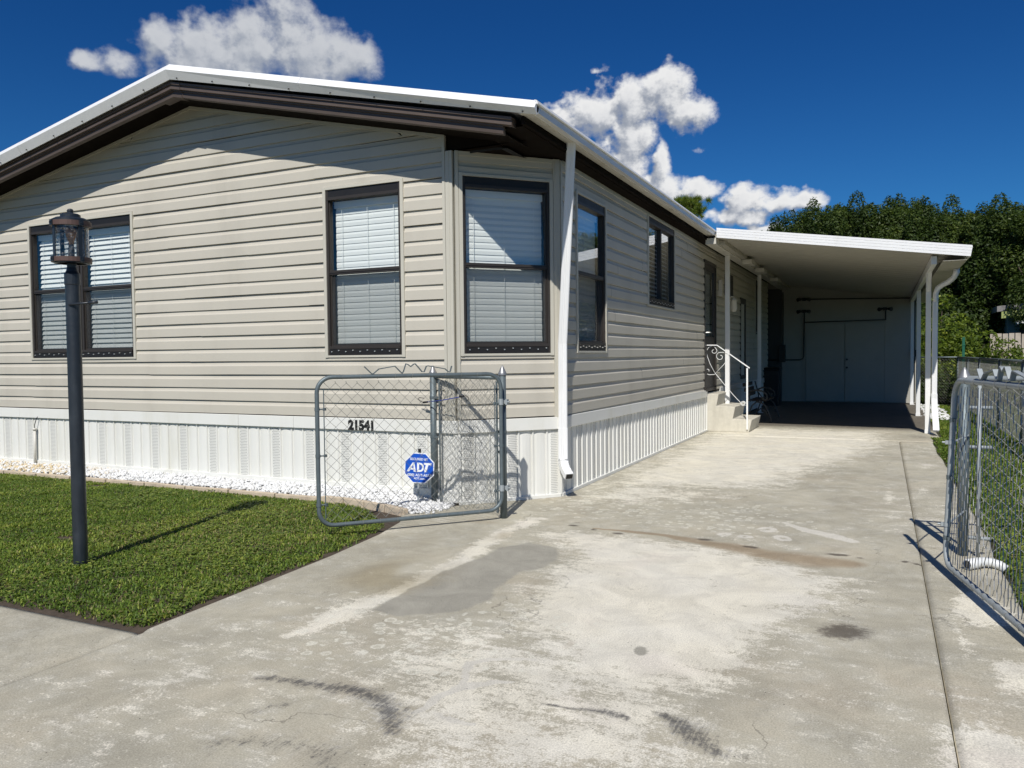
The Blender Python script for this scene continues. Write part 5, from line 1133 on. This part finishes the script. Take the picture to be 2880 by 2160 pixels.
# bench with scrolled iron ends beside the steps
bn = empty('garden_bench', (0.55,9.6,0), 'garden bench with curled pale iron ends in the carport shade beside the steps', 'bench')
for y in (9.6, 10.8):
    mb = MB(); r_ = 0.018
    mb.tube([(1.02,y,0.02),(0.98,y,0.10),(0.93,y,0.22),(0.86,y,0.33),(0.74,y,0.40),(0.62,y,0.41)], r_, 6); mb.tube([(0.62,y,0.41),(0.50,y,0.33),(0.44,y,0.20),(0.36,y,0.02)], r_, 6)
    mb.tube([(0.62,y,0.20),(0.72,y,0.28),(0.86,y,0.24),(0.92,y,0.14)], r_*0.8, 6)
    mb.tube([(0.46,y,0.41),(0.42,y,0.56),(0.34,y,0.78)], r_, 6); mb.tube([(0.42,y,0.60),(0.56,y,0.64),(0.76,y,0.62),(0.88,y,0.56),(0.90,y,0.48),(0.84,y,0.44),(0.79,y,0.48),(0.82,y,0.52)], r_, 6); mb.tube([(0.80,y,0.44),(0.74,y,0.52),(0.66,y,0.60)], r_*0.8, 6)
    mb.v = [(0.12+v[0]*0.72, v[1], v[2]) for v in mb.v]; mb.build('bench_end', 'bench_iron', bn, smooth=True)
for k in range(5): mb = MB(); mb.box((0.40+0.075*k,9.62,0.42),(0.455+0.075*k,10.78,0.44)); mb.build('seat_slat', 'bench_wood', bn)
for k in range(3): mb = MB(); zz = 0.5+0.10*k; mb.box((0.36-0.03*k,9.62,zz),(0.38-0.03*k,10.78,zz+0.07)); mb.build('back_slat', 'bench_wood', bn)
mb = MB(); mb.hexa([(-0.02,14.8,0.0),(0.36,14.8,0.0),(0.36,15.3,0.0),(-0.02,15.3,0.0),(-0.06,14.76,0.92),(0.40,14.76,0.92),(0.40,15.34,0.92),(-0.06,15.34,0.92)])
bt = empty('wheelie_bin', (0.17,15.05,0), 'tall black rubbish bin in the dark back corner of the carport', 'bin'); mb.build('bin_body', 'bin_plastic', bt, bevel=0.02); mb = MB(); mb.hexa([(-0.08,14.73,0.925),(0.42,14.73,0.925),(0.42,15.36,0.925),(-0.08,15.36,0.925),(-0.05,14.76,0.98),(0.39,14.76,0.98),(0.39,15.33,0.99),(-0.05,15.33,0.99)]); mb.build('lid', 'bin_plastic', bt, bevel=0.01)

# ------------------------------------------------------------------ trees
def leaves(centres, radii, per, size, seed, flat=0.0):
    """leaf quads on and in ellipsoid clumps; returns verts, faces, tint"""
    r = np.random.default_rng(seed); C = np.asarray(centres); Rd = np.asarray(radii); V = []; T_ = []
    for c, rad in zip(C, Rd):
        n = int(per*(rad[0]*rad[2]))+12; v = r.normal(size=(n,3)); v /= np.linalg.norm(v,axis=1)[:,None]
        rr = r.uniform(0.55,1.08,n)**0.6; p = c + v*rad*rr[:,None]
        nrm2 = v*0.6+r.normal(size=(n,3))*0.6+np.array([0,0,0.35]); nrm2 /= np.linalg.norm(nrm2,axis=1)[:,None]
        a = np.cross(nrm2, r.normal(size=(n,3))); a /= np.linalg.norm(a,axis=1)[:,None]; b = np.cross(nrm2, a)
        s = r.uniform(0.6,1.3,n)[:,None]*size
        q = np.stack([p-a*s*0.5, p-b*s*0.22+a*s*0.05, p+a*s*0.6, p+b*s*0.22+a*s*0.05],1); V.append(q.reshape(-1,3))
        T_.append(np.repeat(np.clip(0.30+r.normal(0,0.22,n)+0.15*r.normal(),0,1),4))
    V = np.vstack(V); n = len(V)//4; F = np.arange(n*4).reshape(-1,4); return V, F, np.concatenate(T_)
def tree(loc, crown_mesh, trunk_mesh, rz, sc, label, cat='tree', group=None, name='tree'):
    e = empty(name, loc, label, cat, group); e.rotation_euler = (0,0,rz); e.scale = sc
    for nm, me in (('trunk',trunk_mesh),('crown',crown_mesh)):
        o = bpy.data.objects.new(nm, me); COL.objects.link(o); o.parent = e
    return e
def mk_crown(seed, W_, H_, per, size, m, top=0.5, nlob=26, zlow=0.25):
    r = random.Random(seed); cs = []; rs = []
    for i in range(nlob):
        t = r.random(); z = H_*(zlow+(1-zlow)*t*0.86); wd = W_*(1.0 if t < 0.6 else 1.0-(t-0.6)*1.1)
        a = r.uniform(0,2*PI); rad = wd*math.sqrt(r.random())*0.8; s = r.uniform(0.55,1.0)*W_*0.42
        cs.append((rad*math.cos(a), rad*math.sin(a)*0.7, z)); rs.append((s, s*0.85, s*r.uniform(0.9,1.5)))
    for i in range(int(nlob*0.7)):     # upright shoots that break the outline
        a = r.uniform(0,2*PI); rad = W_*0.8*math.sqrt(r.random()); s = r.uniform(0.13,0.26)*W_*0.6
        cs.append((rad*math.cos(a), rad*math.sin(a)*0.7, H_*r.uniform(0.86,0.98))); rs.append((s, s, s*r.uniform(1.6,2.6)))
    V, F, t_ = leaves(cs, rs, per, size, seed)
    o = np_mesh('crown', V, F, m, dict(tint=t_), 4); me = o.data; bpy.data.objects.remove(o); return me
def mk_trunk(seed, H_, r0):
    r = random.Random(seed); mb = MB(); p = [(0,0,-0.1),(0.05,0.02,H_*0.3),(r.uniform(-.2,.2),r.uniform(-.2,.2),H_*0.7)]; mb.tube(p, [r0,r0*0.75,r0*0.3], 8)
    for k in range(5):
        z = H_*r.uniform(0.2,0.6); a = r.uniform(0,2*PI); mb.tube([(0.03,0.02,z),(math.cos(a)*0.5,math.sin(a)*0.5,z+0.7),(math.cos(a)*1.1,math.sin(a)*1.1,z+1.9)], [r0*0.5,r0*0.35,r0*0.12], 6)
    o = mb.build('trunk', 'bark'); me = o.data; bpy.data.objects.remove(o); return me
crowns = [mk_crown(s, 2.3, 7.0, 3000, 0.115, 'hedge_leaf') for s in (1,2,3)]; trunks = [mk_trunk(s, 6, 0.16) for s in (1,2)]
fx_, fy_ = 2.78, -6.19
def at(azd, dist): a = math.radians(azd); return fx_+dist*math.sin(a), fy_+dist*math.cos(a)
spots = [(-8.9,38,0.78),(-7.4,37,0.93),(-6.0,36,0.98),(-4.4,36,1.04),(-2.7,35,1.06),(-1.0,35,1.06),(0.6,35,1.06),(2.2,34.5,1.0),(3.9,34,0.97),(5.5,33,0.92),(7.2,32,0.89),(9.1,31,0.90)]
desc = ['slim low tree at the left end of the tall hedge','dark tree above the left part of the carport roof','dense tree over the carport roof, third from the left','bushy tree rising over the middle of the carport roof','tall dark tree above the centre of the carport roof','pointed dark tree just right of the middle of the carport roof','broad tree with upright shoots right of the roof centre','dark tree above the right third of the roof','dense tree above the right end of the carport fascia','lower tree filling the dip right of the carport','tree above the neighbour roof','round topped tree at the right edge of the picture']
for i, (a, dd, s) in enumerate(spots):
    x_, y_ = at(a, dd); tree((x_,y_,-0.03), crowns[i%3], trunks[i%2], 1.3*i, (1.0,1.0,s*0.965), desc[i], 'tree', 'tall dark hedge trees behind the carport')
# low understorey that closes the foot of the hedge
cs = []; rs = []; r = random.Random(5)
for i in range(70):
    a = r.uniform(-6,11); x_, y_ = at(a, r.uniform(31,33)); s = r.uniform(0.6,1.2); cs.append((x_,y_,r.uniform(0.3,2.6))); rs.append((s,s*0.8,s))
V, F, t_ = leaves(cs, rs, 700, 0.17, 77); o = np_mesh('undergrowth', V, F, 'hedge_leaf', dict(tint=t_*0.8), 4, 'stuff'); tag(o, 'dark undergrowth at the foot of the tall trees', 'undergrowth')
# nearer lighter bushes behind the back fence
def bush(azd, dist, w, h, seed, label, per=1500, size=0.12, m='bush_leaf'):
    r = random.Random(seed); cs = []; rs = []; mb = MB()
    for i in range(30):
        a = r.uniform(0,2*PI); q = math.sqrt(r.random())*w; z = h*r.uniform(0.15,0.9)*(1-0.35*q/w); s = r.uniform(0.18,0.34)*w*1.2; cs.append((q*math.cos(a),q*math.sin(a)*0.7,z)); rs.append((s,s,s*0.85))
        if i < 14: mb.tube([(0.1*math.cos(a),0.1*math.sin(a),-0.05),(q*0.5*math.cos(a),q*0.35*math.sin(a),z*0.6),(q*math.cos(a),q*0.7*math.sin(a),z)], [0.035,0.02,0.008], 5)
    V, F, t_ = leaves(cs, rs, per, size, seed); x_, y_ = at(azd, dist); e = empty('bush', (x_,y_,-0.03), label, 'bush')
    o = np_mesh('foliage', V, F, m, dict(tint=t_), 4); o.parent = e; o2 = mb.build('stem', 'bark'); o2.parent = e; return e
bush(3.2,26,0.95,3.5,31,'tall pale green bush just right of the carport posts'); bush(4.6,25.2,1.15,2.45,32,'rounded yellow green bush behind the fence corner')
bush(2.6,27,0.9,3.3,33,'narrow bush seen between the carport posts'); bush(8.3,24,1.3,1.0,36,'low green bush under the far panel fence', 1300); bush(6.9,24.5,1.0,0.95,38,'low hedge bush in front of the tan panel fence',1300)
bush(4.3,23.6,0.8,0.95,40,'dark shrub low behind the back fence', 1300, 0.1, 'hedge_leaf'); bush(3.3,23.8,0.7,1.0,41,'dark shrub low behind the fence beside the carport', 1300, 0.1, 'hedge_leaf')
# pine top over the home roof
r = random.Random(12); vs = []; ts = []; fs = []
cen = [(r.gauss(0,0.30)-0.15, r.gauss(0,0.3), 5.9+1.2*math.sqrt(r.random())) for _ in range(150)]
rn = np.random.default_rng(3)
for c in cen:
    n = 90; v = rn.normal(size=(n,3))+np.array([0,0,0.5]); v /= np.linalg.norm(v,axis=1)[:,None]; L_ = rn.uniform(0.12,0.26,n)[:,None]; sdv = np.cross(v, rn.normal(size=(n,3))); sdv /= np.linalg.norm(sdv,axis=1)[:,None]
    q = np.stack([c-sdv*0.008, c+sdv*0.008, c+v*L_],1); vs.append(q.reshape(-1,3)); ts.append(np.repeat(rn.uniform(0.3,1,n),3))
V = np.vstack(vs); x_, y_ = at(-12.45, 30); e = empty('pine_tree', (x_,y_,-0.03), 'pine top showing above the eave of the home', 'tree')
o = np_mesh('crown', V, np.arange(len(V)).reshape(-1,3), 'pine_leaf', dict(tint=np.concatenate(ts)), 3); o.parent = e
mb = MB(); mb.tube([(0,0,-0.1),(0.05,0,4),(0.0,0.05,7.2)], [0.2,0.12,0.03], 8); o = mb.build('trunk', 'bark'); o.parent = e
# ------------------------------------------------------------------ neighbour
x_, y_ = at(6.3, 30.5); nh = empty('neighbour_house', (x_+4,y_,0), 'low green and teal neighbouring house with a sloping grey roof beyond the tan fence', 'house')
mb = MB(); mb.box((x_+0.35,y_,0),(x_+9,y_+5,2.6)); mb.build('wall', 'house_teal', nh)
mb = MB(); mb.hexa([(x_+0.0,y_-0.5,2.62),(x_+9.5,y_-0.5,3.5),(x_+9.5,y_+5.5,3.5),(x_+0.0,y_+5.5,2.62),(x_+0.0,y_-0.5,2.80),(x_+9.5,y_-0.5,3.72),(x_+9.5,y_+5.5,3.72),(x_+0.0,y_+5.5,2.80)]); mb.build('roof', 'roof_grey', nh)
mb = MB(); mb.hexa([(x_+0.12,y_-0.53,2.40),(x_+9.4,y_-0.53,3.25),(x_+9.4,y_-0.40,3.25),(x_+0.12,y_-0.40,2.40),(x_+0.12,y_-0.53,2.615),(x_+9.4,y_-0.53,3.47),(x_+9.4,y_-0.40,3.47),(x_+0.12,y_-0.40,2.615)]); mb.build('fascia', 'house_green', nh)
mb = MB(); mb.box((x_+0.7,y_-0.35,1.0),(x_+4.5,y_-0.02,2.24)); v_ = mb.build('dark_bay', 'bin_plastic', nh)
mb = MB()
for k in range(8): 
    for zz in (2.02,2.10): mb.box((x_+0.85+0.32*k+(0.14 if k%2 else 0),y_-0.37,zz),(x_+1.02+0.32*k+(0.14 if k%2 else 0),y_-0.352,zz+0.03))
mb.build('vents', 'white_metal', v_)
mb = MB(); mb.hexa([(x_+0.5,y_-0.9,2.20),(x_+1.7,y_-0.9,2.34),(x_+1.7,y_-0.2,2.38),(x_+0.5,y_-0.2,2.28),(x_+0.5,y_-0.9,2.24),(x_+1.7,y_-0.9,2.44),(x_+1.7,y_-0.2,2.48),(x_+0.5,y_-0.2,2.32)]); mb.hexa([(x_+1.7,y_-0.9,2.34),(x_+4.7,y_-0.9,2.26),(x_+4.7,y_-0.2,2.34),(x_+1.7,y_-0.2,2.38),(x_+1.7,y_-0.9,2.44),(x_+4.7,y_-0.9,2.34),(x_+4.7,y_-0.2,2.38),(x_+1.7,y_-0.2,2.48)]); mb.build('awning', 'white_metal', nh)
x_, y_ = at(6.05, 27.5); pf = empty('panel_fence', (x_+3,y_,0), 'tan upright board fence in front of the neighbouring house', 'fence')
for k in range(46):
    mb = MB(); a = x_+k*0.16; t = random.uniform(-0.02,0.02); mb.box((a,y_-0.03+t*0.4,0.0),(a+0.135,y_+t*0.4,1.86+t)); mb.build('board', 'fence_panel_tan', pf)
mb = MB(); mb.box((x_,y_+0.02,0.3),(x_+7.4,y_+0.06,0.38)); mb.box((x_,y_+0.02,1.5),(x_+7.4,y_+0.06,1.58)); mb.build('fence_rail', 'fence_panel_tan', pf)
x_, y_ = at(4.62, 23.9); mb = MB(); mb.box((x_-0.03,y_-0.03,-0.03),(x_+0.03,y_+0.03,1.72)); mb.box((x_-0.04,y_-0.04,1.50),(x_+0.04,y_+0.04,1.53)); o = mb.build('stake', 'green_paint'); tag(o, 'dark green upright stake behind the back fence corner', 'stake')
